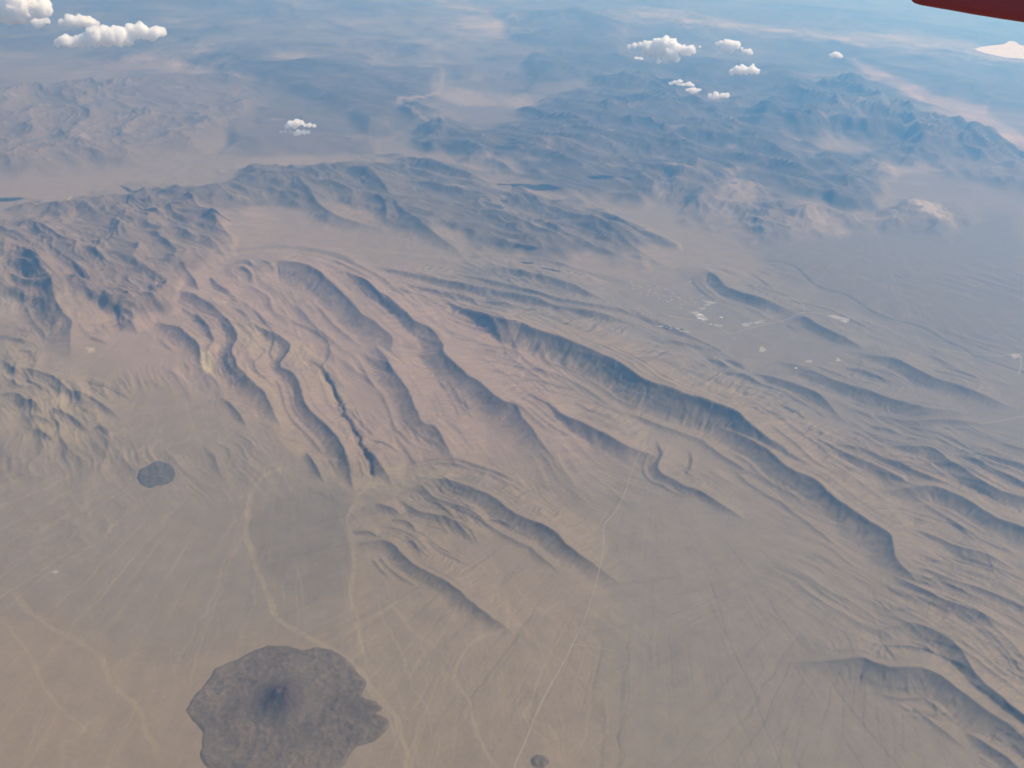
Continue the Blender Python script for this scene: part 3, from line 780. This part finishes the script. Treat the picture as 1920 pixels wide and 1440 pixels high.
# gorge through the left hills
GORGE = [(600,690),(622,725),(634,750),(645,778),(662,808),(676,838),(690,866),(696,900)]
g = np.array([pix(a, b)[:2] for a, b in catmull(GORGE, 5)])
m = bbox_mask(GORGE, 40)
d, side, arc, L = line_dist(X[m] + 70 * fbm(X[m] / 260, Y[m] / 260, 3, 730), Y[m] + 70 * fbm(X[m] / 260 + 4, Y[m] / 260, 3, 731), g)
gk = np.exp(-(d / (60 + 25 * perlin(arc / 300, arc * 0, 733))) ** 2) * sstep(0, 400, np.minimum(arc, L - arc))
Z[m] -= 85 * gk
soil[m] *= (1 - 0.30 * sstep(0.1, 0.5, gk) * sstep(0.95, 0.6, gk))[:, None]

soil = np.clip(soil * np.array((0.74, 0.672, 0.55)), 0.03, 0.85)

def ground_z(x, y):
    """height of the terrain mesh at points (bilinear in its own grid)"""
    x, y = np.atleast_1d(np.asarray(x, float)), np.atleast_1d(np.asarray(y, float))
    jr = np.clip(np.searchsorted(Yr, y) - 1, 0, NR - 2)
    fy = (y - Yr[jr]) / (Yr[jr + 1] - Yr[jr])
    def row(j):
        s = x / Wr[j]
        i = np.clip(np.searchsorted(sv, s) - 1, 0, NC - 2)
        f = (s - sv[i]) / (sv[i + 1] - sv[i])
        return Z[j, i] * (1 - f) + Z[j, i + 1] * f
    return row(jr) * (1 - fy) + row(jr + 1) * fy

# normals of the whole sheet, so that the pieces join without a seam
P = np.stack([X, Y, Z], -1)
du = np.empty_like(P); dv = np.empty_like(P)
du[:, 1:-1] = P[:, 2:] - P[:, :-2]; du[:, 0] = P[:, 1] - P[:, 0]; du[:, -1] = P[:, -1] - P[:, -2]
dv[1:-1] = P[2:] - P[:-2]; dv[0] = P[1] - P[0]; dv[-1] = P[-1] - P[-2]
NRM = np.cross(du, dv)
NRM /= np.linalg.norm(NRM, axis=-1, keepdims=True)

idx = np.arange(NR * NC).reshape(NR, NC)
quads = np.stack([idx[:-1, :-1], idx[:-1, 1:], idx[1:, 1:], idx[1:, :-1]], -1).reshape(-1, 4)
qid = RID[:-1, :-1].ravel()
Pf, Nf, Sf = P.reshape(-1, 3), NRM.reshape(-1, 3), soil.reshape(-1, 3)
def terrain_piece(name, sel, label):
    q = quads[sel]
    if len(q) == 0: return
    u, inv = np.unique(q, return_inverse=True)
    o = mesh_obj(name, Pf[u], inv.reshape(-1, 4), SOIL)
    at = o.data.attributes.new('soil', 'FLOAT_COLOR', 'POINT')
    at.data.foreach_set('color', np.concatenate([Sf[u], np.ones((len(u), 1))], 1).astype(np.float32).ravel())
    o.data.normals_split_custom_set_from_vertices(Nf[u].astype(np.float32))
    tag(o, label, None, None, 'structure')
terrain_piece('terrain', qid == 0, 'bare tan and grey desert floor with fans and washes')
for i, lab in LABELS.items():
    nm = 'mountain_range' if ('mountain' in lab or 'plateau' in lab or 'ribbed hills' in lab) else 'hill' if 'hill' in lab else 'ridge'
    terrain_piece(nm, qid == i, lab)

# ------------------------------------------------------------------ lava fields and cinder cone
def lava_field(name, outline, step, thick, mat, label, seed, z_in=0.0):
    g = np.array([pix(a, b)[:2] for a, b in catmull(outline + [outline[0]], 3)[:-1]])
    x = np.arange(g[:, 0].min() - 90, g[:, 0].max() + 90, step)
    y = np.arange(g[:, 1].min() - 90, g[:, 1].max() + 90, step)
    gx, gy = np.meshgrid(x, y)
    sd = poly_sdf(gx, gy, g) + (52 if thick > 12.5 else 20) * fbm(gx / 260, gy / 260, 5, seed, 0.6)
    rim = sstep(0, -80, sd)
    z = ground_z(gx.ravel(), gy.ravel()).reshape(gx.shape)
    def surf(x_, y_, sd_):
        rim_ = sstep(0, -80, sd_)
        zz = ground_z(x_.ravel(), y_.ravel()).reshape(x_.shape)
        zz = zz - 6 + (thick + 6) * sstep(18, -55, sd_) + thick * 0.12 * np.exp(-((sd_ + 60) / 55) ** 2)
        g0 = zz - (thick + 6) * sstep(18, -55, sd_) + 6
        zz = zz + rim_ * (thick * 2.2 * (rmf(x_ / 420, y_ / 420, 4, seed + 2) - 0.5) + thick * 0.5 * fbm(x_ / 70, y_ / 70, 3, seed + 5))
        return np.where(sd_ < -40, np.maximum(zz, g0 + 4.0 + 3 * fbm(x_ / 90, y_ / 90, 3, seed + 6)), zz)
    lava_field.surf = surf
    z = surf(gx, gy, sd)
    keep = sd < 34
    ii = np.arange(gx.size).reshape(gx.shape)
    kq = keep[:-1, :-1] | keep[1:, 1:]
    q = np.stack([ii[:-1, :-1], ii[:-1, 1:], ii[1:, 1:], ii[1:, :-1]], -1)[kq]
    u, inv = np.unique(q, return_inverse=True)
    v = np.stack([gx, gy, z], -1).reshape(-1, 3)[u]
    o = mesh_obj(name, v, inv.reshape(-1, 4), mat)
    return tag(o, label, None, None, 'structure')

lava = lava_field('lava_field', LAVA, 15, 13, BASALT, 'large dark lobed lava field around the cinder cone', 800)
LAVA_SURF = lava_field.surf
lava_field('lava_field', LAVA2, 22, 12, BASALT_FAR, 'small dark oval lava patch on the left fan', 820)
lava_field('lava_field', LAVA3, 16, 12, BASALT, 'tiny dark lava knob at the bottom edge near the road', 840)

def cinder_cone(px, py, radius, height, crater):
    c = pix(px, py)
    nr, na = 26, 90
    v, q = [], []
    for i in range(nr + 1):
        r = radius * i / nr
        for j in range(na):
            a = 2 * math.pi * j / na
            rim = crater * (1 + 0.12 * math.sin(a * 2 + 1) + 0.06 * math.sin(a * 5))
            if r < rim:
                h = height * (0.9 + 0.10 * (r / rim) ** 2)
            else:
                t = min(1, (r - rim) / (radius - rim))
                h = height * (1 - t) ** 1.9
            h *= 1 + 0.07 * math.sin(a + 2.2) * (1 if r < radius * 0.6 else 0.5)
            h += 5 * mnoise.noise((r * 0.006, math.cos(a) * 6, math.sin(a) * 6)) * min(1, (radius - r) / radius * 2)
            if i == nr: h = -1.5
            v.append((c[0] + r * math.cos(a), c[1] + r * math.sin(a), h))
    for i in range(nr):
        for j in range(na):
            k = (j + 1) % na
            q.append((i * na + j, (i + 1) * na + j, (i + 1) * na + k, i * na + k))
    v = np.array(v)
    v[:, 2] += LAVA_SURF(v[:, 0], v[:, 1], np.full(len(v), -500.0)) + 0.4
    o = mesh_obj('cinder_cone', v, q, CINDER)
    at = o.data.attributes.new('apron', 'FLOAT', 'POINT')
    rr_ = np.repeat(np.arange(nr + 1) / nr, na)
    at.data.foreach_set('value', (1 - sstep(0.30, 0.85, rr_)).astype(np.float32))
    return o
cone = cinder_cone(532, 1312, 520, 185, 65)
cone.parent = lava
cone['label'] = 'dark reddish cinder cone with a shallow crater'

# ------------------------------------------------------------------ roads and cleared ground
def ribbon(name, pts, width, label, lift=1.6, mat=ROAD):
    p = catmull(pts, 14)
    g = np.array([pix(a, b)[:2] for a, b in p])
    seg = np.hypot(*np.diff(g, axis=0).T); s = np.concatenate([[0], np.cumsum(seg)])
    n = max(8, int(s[-1] / 45))
    si = np.linspace(0, s[-1], n)
    gx, gy = np.interp(si, s, g[:, 0]), np.interp(si, s, g[:, 1])
    tx, ty = np.gradient(gx), np.gradient(gy)
    L = np.hypot(tx, ty); nx, ny = -ty / L, tx / L
    w = width * 0.5 * (1 + 0.18 * np.sin(si / 700.0) + 0.12 * np.sin(si / 211.0 + 1))
    offs = np.linspace(-1, 1, 3)
    vx = gx[:, None] + nx[:, None] * w[:, None] * offs; vy = gy[:, None] + ny[:, None] * w[:, None] * offs
    vz = ground_z(vx.ravel(), vy.ravel()).reshape(vx.shape)
    vz = np.repeat(vz.max(1)[:, None], 3, 1) + lift
    v = np.stack([vx, vy, vz], -1).reshape(-1, 3)
    ii = np.arange(n * 3).reshape(n, 3)
    q = np.stack([ii[:-1, :-1], ii[:-1, 1:], ii[1:, 1:], ii[1:, :-1]], -1).reshape(-1, 4)
    return tag(mesh_obj(name, v, q, mat), label, None, None, 'structure')

ribbon('dirt_road', [(955,1470),(967,1432),(985,1390),(1000,1352),(1020,1308),(1040,1272),(1062,1232),(1082,1190),(1098,1155),(1110,1120),(1120,1085),(1128,1050),(1132,1015),(1133,985),(1150,966),(1168,935),(1178,905),(1192,866),(1206,850),(1215,838)], 15, 'pale dirt road running down the lower middle to the ridge gap')
ribbon('dirt_road', [(1182,578),(1240,590),(1300,598),(1340,610),(1372,624),(1395,617),(1430,608),(1465,602),(1495,594),(1505,590)], 26, 'pale dirt road leading from the settlement to the small dark arrow ridge')
ribbon('dirt_road', [(1505,590),(1540,591),(1570,592),(1610,600),(1640,606),(1680,622),(1710,640),(1740,650),(1770,655),(1800,660),(1830,664),(1862,668),(1890,666),(1930,660)], 24, 'pale dirt road crossing the creek towards the white camp at the right edge')
ribbon('dirt_road', [(1505,590),(1508,580),(1500,568),(1470,550)], 20, 'short pale track climbing from the road fork')
ribbon('dirt_road', [(1770,655),(1820,680),(1880,715),(1940,750)], 14, 'thin straight track below the creek at the right')
ribbon('dirt_road', [(1835,796),(1870,790),(1930,778)], 18, 'short pale track at the right edge beyond the low swells')
ribbon('dirt_road', [(1915,668),(1914,690),(1910,700)], 26, 'short pale spur road beside the white camp')
ribbon('dirt_road', [(1075,1208),(1110,1213),(1150,1220)], 9, 'faint side track leaving the long road in the lower middle')
ribbon('dirt_road', [(1015,1155),(1035,1137),(1060,1128)], 8, 'faint short track left of the long road')
ribbon('dirt_road', [(390,690),(378,705),(365,715),(350,722)], 16, 'short pale track below the white quarry spot')

def pad(name, corners, label=None, group=None, mat=PAD, n=5, thick=1.5):
    """cleared gravel sheet laid over the ground with a low edge"""
    g = np.array([pix(a, b)[:2] for a, b in corners])
    u = np.linspace(0, 1, n)
    U_, V_ = np.meshgrid(u, u)
    xy = (g[0] * ((1 - U_) * (1 - V_))[..., None] + g[1] * (U_ * (1 - V_))[..., None] + g[2] * (U_ * V_)[..., None] + g[3] * ((1 - U_) * V_)[..., None])
    rr = random.Random(int(corners[0][0] * 7 + corners[0][1]))
    s = np.linalg.norm(g[0] - g[2]) * 0.05
    xy = xy + np.array([[(rr.uniform(-s, s), rr.uniform(-s, s)) for _ in u] for _ in u])
    z = ground_z(xy[..., 0].ravel(), xy[..., 1].ravel()).reshape(n, n) + thick + 2.6
    v = np.concatenate([np.concatenate([xy, z[..., None]], -1).reshape(-1, 3)])
    ii = np.arange(n * n).reshape(n, n)
    q = np.stack([ii[:-1, :-1], ii[:-1, 1:], ii[1:, 1:], ii[1:, :-1]], -1).reshape(-1, 4)
    if np.cross(g[1] - g[0], g[3] - g[0]) < 0: q = q[:, ::-1]
    o = mesh_obj(name, v, q, mat)
    return tag(o, label, None, group, 'structure')

# settlement clearing, airstrips, fields
pad('cleared_ground', [(1296,584),(1308,582),(1331,598),(1318,602)], 'pale cleared lot around the white sheds', n=8)
pad('cleared_ground', [(1316,562),(1335,565),(1347,567),(1330,570)], 'orange tinted bare strip above the settlement', n=6)
pad('cleared_ground', [(1322,569),(1332,569),(1332,572),(1321,572)], 'small bare plot under the orange strip')
pad('cleared_ground', [(1311,577),(1322,575),(1324,578),(1313,580)], 'small bare plot beside the sheds')
pad('cleared_ground', [(1338,606),(1356,609),(1355,612),(1340,609)], 'bare plot south of the settlement')
pad('airstrip', [(1234,614),(1241,613),(1292,622),(1290,627)], 'pale graded strip left of the settlement', n=14, thick=1.5)
pad('airstrip', [(1388,606),(1430,599),(1436,602),(1394,612)], 'pale graded strip right of the settlement', n=9)
pad('cleared_ground', [(1550,595),(1565,593),(1595,601),(1585,607)], 'pale fan shaped field below the far road', n=7)
pad('cleared_ground', [(1422,657),(1428,648),(1438,655),(1430,660)], 'pinkish triangular clearing among the swells', n=5)
pad('cleared_ground', [(1507,679),(1520,676),(1524,681),(1512,681)], 'pale oval clearing on the right plain', n=5)
pad('cleared_ground', [(1566,678),(1571,670),(1577,677),(1572,679)], 'pale star shaped clearing on the right plain', n=5)
pad('cleared_ground', [(1895,664),(1912,662),(1914,669),(1900,672)], 'white camp lot at the right edge', n=5)
pad('cleared_ground', [(96,1074),(104,1070),(111,1074),(103,1077)], 'tiny pale clearing on the left fan', n=4)
PADS = [(1184,530),(1188,536),(1187,541),(1200,537),(1215,535),(1219,542),(1233,538),(1236,542),(1248,543),(1201,548),(1216,548),(1214,553),(1230,549),(1245,555),(1236,559),(1257,555),(1262,550),(1274,557),(1259,561),(1252,565),(1276,569),(1276,577),(1296,558),(1305,566),(1316,554),(1294,529),(1195,579),(1204,592),(1377,634)]
for (a, b) in PADS:
    pad('gravel_pad', [(a - 2.6, b - .3), (a + .4, b - 1.1), (a + 3.0, b + .5), (a - .2, b + 1.2)], 'small pale gravel pad among the scattered pads left of the settlement', 'scattered gravel pads', n=4, thick=2.0)

# salt lake
def salt_flat():
    out = SALT_OUT
    g = np.array([pix(a, b)[:2] for a, b in catmull(out + [out[0]], 5)[:-1]])
    c = g.mean(0)
    v = [(c[0], c[1])]
    rings = 14; n = len(g)
    for r in range(1, rings + 1):
        for k in range(n): v.append(tuple(c + (g[k] - c) * r / rings))
    v = np.array(v)
    z = ground_z(v[:, 0], v[:, 1])
    z = np.full_like(z, SALT_Z + 30.0)
    q = []
    for k in range(n): q.append((0, 1 + k, 1 + (k + 1) % n, 0))
    tri = [(0, 1 + k, 1 + (k + 1) % n) for k in range(n)]
    quad = [(1 + r * n + k, 1 + (r + 1) * n + k, 1 + (r + 1) * n + (k + 1) % n, 1 + r * n + (k + 1) % n) for r in range(rings - 1) for k in range(n)]
    me = bpy.data.meshes.new('salt_flat')
    me.from_pydata([(a, b, zz) for (a, b), zz in zip(v, z)], [], tri + quad)
    me.materials.append(SALT)
    o = bpy.data.objects.new('salt_flat', me); COL.objects.link(o)
    bm = bmesh.new(); bm.from_mesh(me); bmesh.ops.recalc_face_normals(bm, faces=bm.faces)
    if sum(f.normal.z for f in bm.faces) < 0: bmesh.ops.reverse_faces(bm, faces=bm.faces)
    bm.to_mesh(me); bm.free()
    tag(o, 'bright white salt flat at the right edge near the horizon', None, None, 'structure')
salt_flat()

# ------------------------------------------------------------------ sheds
def paint(name, c, rough=0.6):
    m, nt, out = new_mat(name)
    geo = N(nt, 'ShaderNodeNewGeometry')
    n1 = N(nt, 'ShaderNodeTexNoise', i_Scale=0.12, i_Detail=4.0)
    nt.links.new(geo.outputs['Position'], n1.inputs['Vector'])
    r = N(nt, 'ShaderNodeMapRange', i_From_Min=0.3, i_From_Max=0.7, i_To_Min=0.9, i_To_Max=1.05)
    nt.links.new(n1.outputs[0], r.inputs[0])
    v = N(nt, 'ShaderNodeVectorMath', operation='SCALE'); v.inputs[0].default_value = c
    nt.links.new(r.outputs[0], v.inputs['Scale'])
    b = N(nt, 'ShaderNodeBsdfPrincipled', i_Roughness=rough)
    nt.links.new(v.outputs[0], b.inputs['Base Color']); nt.links.new(b.outputs[0], out.inputs[0])
    return m
WHITE_ROOF = paint('white_metal_roof', (0.84, 0.84, 0.82), 0.5)
SHED_WALL = paint('cream_metal_wall', (0.62, 0.60, 0.56))
def shed(px, py, length, width, height, rot, label):
    c = pix(px, py); z0 = float(ground_z(c[0], c[1])[0])
    e = bpy.data.objects.new('shed', None); COL.objects.link(e)
    e.location = (c[0], c[1], z0 + 2.2); e.rotation_euler.z = RAD(rot)
    tag(e, label, 'shed', 'white sheds in the valley')
    l, w, h, r = length / 2, width / 2, height, height + width * 0.18
    v = [(-l,-w,-4),(l,-w,-4),(l,w,-4),(-l,w,-4),(-l,-w,h),(l,-w,h),(l,w,h),(-l,w,h),(-l,0,r),(l,0,r)]
    me = bpy.data.meshes.new('wall')
    me.from_pydata(v, [], [(0,1,5,4),(2,3,7,6),(1,2,6,9,5),(3,0,4,8,7)])
    me.materials.append(SHED_WALL)
    o = bpy.data.objects.new('wall', me); COL.objects.link(o); o.parent = e
    l2, w2 = l + 1.5, w + 1.5; h2 = h - 0.5 + .4; r2 = r + .4
    t = 0.6
    v = [(-l2,-w2,h2),(l2,-w2,h2),(l2,0,r2),(-l2,0,r2),(-l2,w2,h2),(l2,w2,h2)]
    v += [(a, b, cc + t) for a, b, cc in v]
    f = [(6,7,8,9),(9,8,11,10),(0,3,2,1),(3,4,5,2),(0,1,7,6),(4,10,11,5),(1,2,8,7),(2,5,11,8),(0,6,9,3),(3,9,10,4)]
    me = bpy.data.meshes.new('roof'); me.from_pydata(v, [], f); me.materials.append(WHITE_ROOF)
    o = bpy.data.objects.new('roof', me); COL.objects.link(o); o.parent = e
shed(1310.5, 589.5, 62, 40, 9, -15, 'white roofed shed, upper left one of the close foursome on the pale lot')
shed(1314.5, 589.3, 80, 44, 9, -15, 'white roofed shed, upper right one of the close foursome on the pale lot')
shed(1310.5, 596.2, 88, 34, 8, 8, 'white roofed shed, lower left one of the close foursome on the pale lot')
shed(1318.3, 598.3, 80, 34, 8, -35, 'white roofed shed, lower right one of the close foursome on the pale lot')
shed(1352.5, 594.3, 92, 40, 9, -10, 'white roofed shed standing alone right of the settlement')
shed(1332.5, 607.3, 60, 30, 8, -10, 'white roofed shed standing alone below the pale lot')
shed(1491, 694.6, 50, 32, 8, 15, 'lone white roofed shed at the end of a track among the right swells')

# ------------------------------------------------------------------ clouds
cm, nt, out = new_mat('cumulus')
pv = N(nt, 'ShaderNodeVolumePrincipled')
pv.inputs['Color'].default_value = (1, 1, 1, 1)
pv.inputs['Density'].default_value = 0.026
pv.inputs['Anisotropy'].default_value = 0.35
nt.links.new(pv.outputs[0], out.inputs['Volume'])
CLOUDS = [
 ('big white cloud cut by the upper left corner', [(5,15,22),(30,12,24),(55,8,20),(75,15,17),(20,28,15),(45,30,13),(85,22,9),(60,25,14),(-10,12,18),(36,39,7)]),
 ('small cloud scrap just below the corner cloud', [(66,42,6),(78,42,6),(88,39,5),(72,47,5)]),
 ('flat bottomed small cloud between the corner cloud and the longest cloud', [(118,43,7),(132,38,9),(148,40,10),(160,41,9),(172,43,8),(181,45,5)]),
 ('longest white cloud, lying below the other clouds at upper left', [(108,81,6),(120,76,9),(135,79,9),(150,78,10),(165,74,11),(178,66,13),(195,62,13),(208,68,15),(222,64,14),(222,76,11),(238,66,13),(252,60,13),(264,56,11),(275,64,10),(290,61,10),(302,60,8),(285,70,7),(200,79,9),(240,77,9),(180,78,9)]),
 ('lone small double layered cloud over the left middle distance', [(545,232,6.5),(556,231,7),(565,230,5),(538,237,4.5),(552,237,5),(580,235,3.6),(589,236,3),(572,235,3),(560,249,5.5),(570,248,4.5),(554,251,3.6),(578,248,3),(527,247,2.4),(535,246,2.4),(545,247,2.2)]),
 ('largest cloud of the right hand group, ragged with a tail to the left', [(1217,90,13),(1232,85,13),(1246,84,13),(1260,82,9),(1268,90,9),(1252,97,12),(1235,100,8),(1225,97,9),(1262,106,9),(1248,112,6),(1235,115,3.5),(1270,112,5),(1282,94,8),(1295,92,7),(1290,98,6),(1300,97,4.5),(1180,88,4),(1190,86,5),(1200,83,4),(1208,86,4),(1312,88,2)]),
 ('tiny cloud shred under the tail of the largest right hand cloud', [(1194,109,2.6),(1201,110,2.6)]),
 ('cloud with a small knob on its right, right of the largest right hand cloud', [(1345,83,4),(1353,81,5),(1362,83,8),(1370,85,9),(1380,84,7.5),(1358,91,6.5),(1370,93,6.5),(1352,98,3),(1396,97,4),(1404,97,5),(1408,99,3),(1391,91,2)]),
 ('flat based loaf shaped cloud with a notch on top in the right hand group', [(1372,136,5),(1382,131,7),(1392,129,7),(1400,133,7),(1410,130,7),(1418,133,5.5),(1388,135,5)]),
 ('ragged cloud wisps above the lower small clouds of the right hand group', [(1258,157,2.6),(1266,154,2.8),(1275,152,2.8),(1272,158,2.8),(1282,159,3),(1292,158,3.6),(1298,160,2.6)]),
 ('small rounded cloud between the wisps and the lowest cloud of the right hand group', [(1290,169,2.8),(1299,168,4.6),(1304,170,4.2),(1298,173,2.8),(1311,168,2.4)]),
 ('lowest cloud of the right hand group, small and flat', [(1332,180,4.6),(1342,176,4.6),(1346,181,4.8),(1355,179,5),(1363,179,3.8),(1338,183,3.6)]),
 ('tiny lone cloud between the right hand group and the salt flat', [(1560,105,3.8),(1566,102,4.8),(1572,104,4.8),(1576,106,3)]),
]
CLOUD_Z = 5000.0
def cloud(label, puffs, seed):
    rr = random.Random(seed)
    cx = sum(p[0] for p in puffs) / len(puffs); cy = sum(p[1] for p in puffs) / len(puffs)
    cz = 3000.0 if 'lone small double' in label else CLOUD_Z
    c = pix(cx, cy, cz); s = np.linalg.norm(c - CAM) / FPX
    d0 = pix_dir(cx, cy)
    toward = np.array([d0[0], d0[1], 0]); toward /= np.linalg.norm(toward)
    small = sorted(p[2] for p in puffs)[len(puffs) // 2] < 3.2
    bm = bmesh.new()
    def ball(x, y, z, r, sub=2):
        dg_ = (1.65, 1.4, 0.72, 1) if small else (1.08, 1.08, 0.9, 1)
        bmesh.ops.create_icosphere(bm, subdivisions=sub, radius=r, matrix=Matrix.Translation((x, y, z)) @ Matrix.Diagonal(dg_))
    width = max(p[0] for p in puffs) - min(p[0] for p in puffs)
    for px, py, r in puffs:
        d = pix_dir(px, py); d /= np.linalg.norm(d)
        # on the upright plane through the cloud centre facing the viewer
        t = np.dot(c - CAM, toward) / np.dot(d, toward)
        off = rr.uniform(-0.5, 0.5) * r * s * 0.8
        p = CAM + d * (t + off) - c
        R = r * s * (1.2 if r < 4 else 1.0)
        ball(*p, R)
        for _ in range(14):
            v = Vector((rr.gauss(0, 1), rr.gauss(0, 1), rr.gauss(0.25, 0.9))).normalized()
            q = p + np.array(v) * R * rr.uniform(0.6, 0.9)
            ball(*q, R * rr.uniform(0.22, 0.5), 1)
    me = bpy.data.meshes.new('cloud'); bm.to_mesh(me); bm.free()
    tmp = bpy.data.objects.new('tmp', me); COL.objects.link(tmp)
    rm = tmp.modifiers.new('remesh', 'REMESH'); rm.mode = 'VOXEL'
    med = sorted(p[2] for p in puffs)[len(puffs) // 2] * s
    rm.voxel_size = max(med / 9.0, 6.0)
    dg = bpy.context.evaluated_depsgraph_get()
    ev = bpy.data.meshes.new_from_object(tmp.evaluated_get(dg))
    bpy.data.objects.remove(tmp); bpy.data.meshes.remove(me)
    n = len(ev.vertices)
    co = np.empty(n * 3, np.float32); ev.vertices.foreach_get('co', co); co = co.reshape(-1, 3)
    no = np.array([v.normal[:] for v in ev.vertices])
    amp = np.empty(n)
    for i in range(n):
        q = Vector(co[i]) + Vector((seed * 977.0, 0, 0))
        a = mnoise.noise(q / (med * 0.55)); b = abs(mnoise.noise(q / (med * 0.27)))
        e = abs(mnoise.noise(q / (med * 0.13)))
        amp[i] = a * 0.30 + (0.30 - b) * 0.34 + (0.3 - e) * 0.16
    co = co + no * (amp * med * 0.8)[:, None]
    ev.vertices.foreach_set('co', co.astype(np.float32).ravel()); ev.update()
    ev.materials.clear(); ev.materials.append(cm)
    o = bpy.data.objects.new('cloud', ev); COL.objects.link(o)
    o.location = c
    tag(o, label, 'cloud', 'fair weather clouds over the far basins')
for i, (lab, pf) in enumerate(CLOUDS):
    cloud(lab, pf, i + 1)

# ------------------------------------------------------------------ the aircraft's own wing tip
def red_paint():
    m, nt, out = new_mat('red_aircraft_paint')
    geo = N(nt, 'ShaderNodeTexCoord')
    n1 = N(nt, 'ShaderNodeTexNoise', i_Scale=1.3, i_Detail=3.0)
    nt.links.new(geo.outputs['Object'], n1.inputs['Vector'])
    cr = N(nt, 'ShaderNodeValToRGB')
    cr.color_ramp.elements[0].color, cr.color_ramp.elements[1].color = (0.25, 0.008, 0.016, 1), (0.31, 0.012, 0.02, 1)
    nt.links.new(n1.outputs[0], cr.inputs[0])
    b = N(nt, 'ShaderNodeBsdfPrincipled', i_Roughness=0.38)
    b.inputs['Coat Weight'].default_value = 0.3
    nt.links.new(cr.outputs[0], b.inputs['Base Color']); nt.links.new(b.outputs[0], out.inputs[0])
    return m
def blade(name, outline, dist, mat, parent, thick, lean=0.0):
    """aerofoil-edged panel: outline (pixels) set at a distance, rounded towards its rim on both faces"""
    cxy = np.mean(outline, 0)
    d0 = pix_dir(*cxy); d0 = d0 / np.linalg.norm(d0)
    ctr = CAM + d0 * dist
    nrm = d0 * math.cos(lean) + np.array([0, 0, -1.0]) * math.sin(lean)
    nrm = nrm / np.linalg.norm(nrm)
    pts = []
    for a, b in catmull(outline + [outline[0]], 6)[:-1]:
        d = pix_dir(a, b)
        pts.append(CAM + d * (np.dot(ctr - CAM, nrm) / np.dot(d, nrm)))
    pts = np.array(pts); c = pts.mean(0)
    prof = [(1.0, 0.0), (0.997, 0.2), (0.985, 0.42), (0.95, 0.66), (0.86, 0.86), (0.6, 0.97), (0.25, 1.0)]
    n = len(pts); v, q = [], []
    rings = [(k, -t) for k, t in reversed(prof)] + prof[1:]
    for k, t in rings:
        for p in pts: v.append(c + (p - c) * k + nrm * t * thick / 2)
    for r in range(len(rings) - 1):
        for j in range(n):
            q.append((r * n + j, r * n + (j + 1) % n, (r + 1) * n + (j + 1) % n, (r + 1) * n + j))
    me = bpy.data.meshes.new(name)
    v = np.array(v) - np.array(parent.location)
    faces = q + [tuple(range(n)), tuple(reversed(range((len(rings) - 1) * n, len(rings) * n)))]
    me.from_pydata([tuple(p) for p in v], [], faces)
    bm = bmesh.new(); bm.from_mesh(me); bmesh.ops.recalc_face_normals(bm, faces=bm.faces); bm.to_mesh(me); bm.free()
    for p in me.polygons: p.use_smooth = True
    me.materials.append(mat)
    o = bpy.data.objects.new(name, me); COL.objects.link(o); o.parent = parent
    return o
wroot = bpy.data.objects.new('aircraft_wing', None); COL.objects.link(wroot)
dw = pix_dir(1980, 20); wroot.location = CAM + dw / np.linalg.norm(dw) * 14.0
tag(wroot, 'dark red wing tip of the aircraft reaching in at the upper right corner', 'wing')
bpy.context.view_layer.update()
blade('winglet', [(1706,-14),(1707,-4),(1712,4),(1724,9),(1745,13),(1780,19),(1830,28),(1880,36),(1920,42),(1980,50),(2060,60),(2150,66),(2200,40),(2190,-40),(2150,-150),(2050,-250),(1930,-290),(1830,-230),(1760,-130)], 14.0, red_paint(), wroot, 0.16)
blade('wing_panel', [(2140,60),(2170,30),(2400,20),(2900,60),(3300,120),(3300,420),(2900,330),(2500,220),(2250,120)], 13.0, paint('wing_grey', (0.5, 0.51, 0.53), 0.4), wroot, 0.3)

# ------------------------------------------------------------------ haze
hm, nt, out = new_mat('air')
pv = N(nt, 'ShaderNodeVolumePrincipled')
pv.inputs['Color'].default_value = (0.17, 0.50, 1.0, 1)
pv.inputs['Absorption Color'].default_value = (1, 1, 1, 1)
pv.inputs['Density'].default_value = 1.85e-5
pv.inputs['Anisotropy'].default_value = 0.35
nt.links.new(pv.outputs[0], out.inputs['Volume'])
zlo, zhi = float(Z.min()) - 30.0, ALT + 60.0
x0, x1 = float(X.min()) - 500, float(X.max()) + 500
y0, y1 = float(Y.min()) - 500, float(Y.max()) + 500
v = [(x0,y0,zlo),(x1,y0,zlo),(x1,y1,zlo),(x0,y1,zlo),(x0,y0,zhi),(x1,y0,zhi),(x1,y1,zhi),(x0,y1,zhi)]
me = bpy.data.meshes.new('haze')
me.from_pydata(v, [], [(0,3,2,1),(4,5,6,7),(0,1,5,4),(1,2,6,5),(2,3,7,6),(3,0,4,7)])
me.materials.append(hm)
hz = bpy.data.objects.new('haze', me); COL.objects.link(hz)
tag(hz, 'blue air filling the view', None, None, 'stuff')
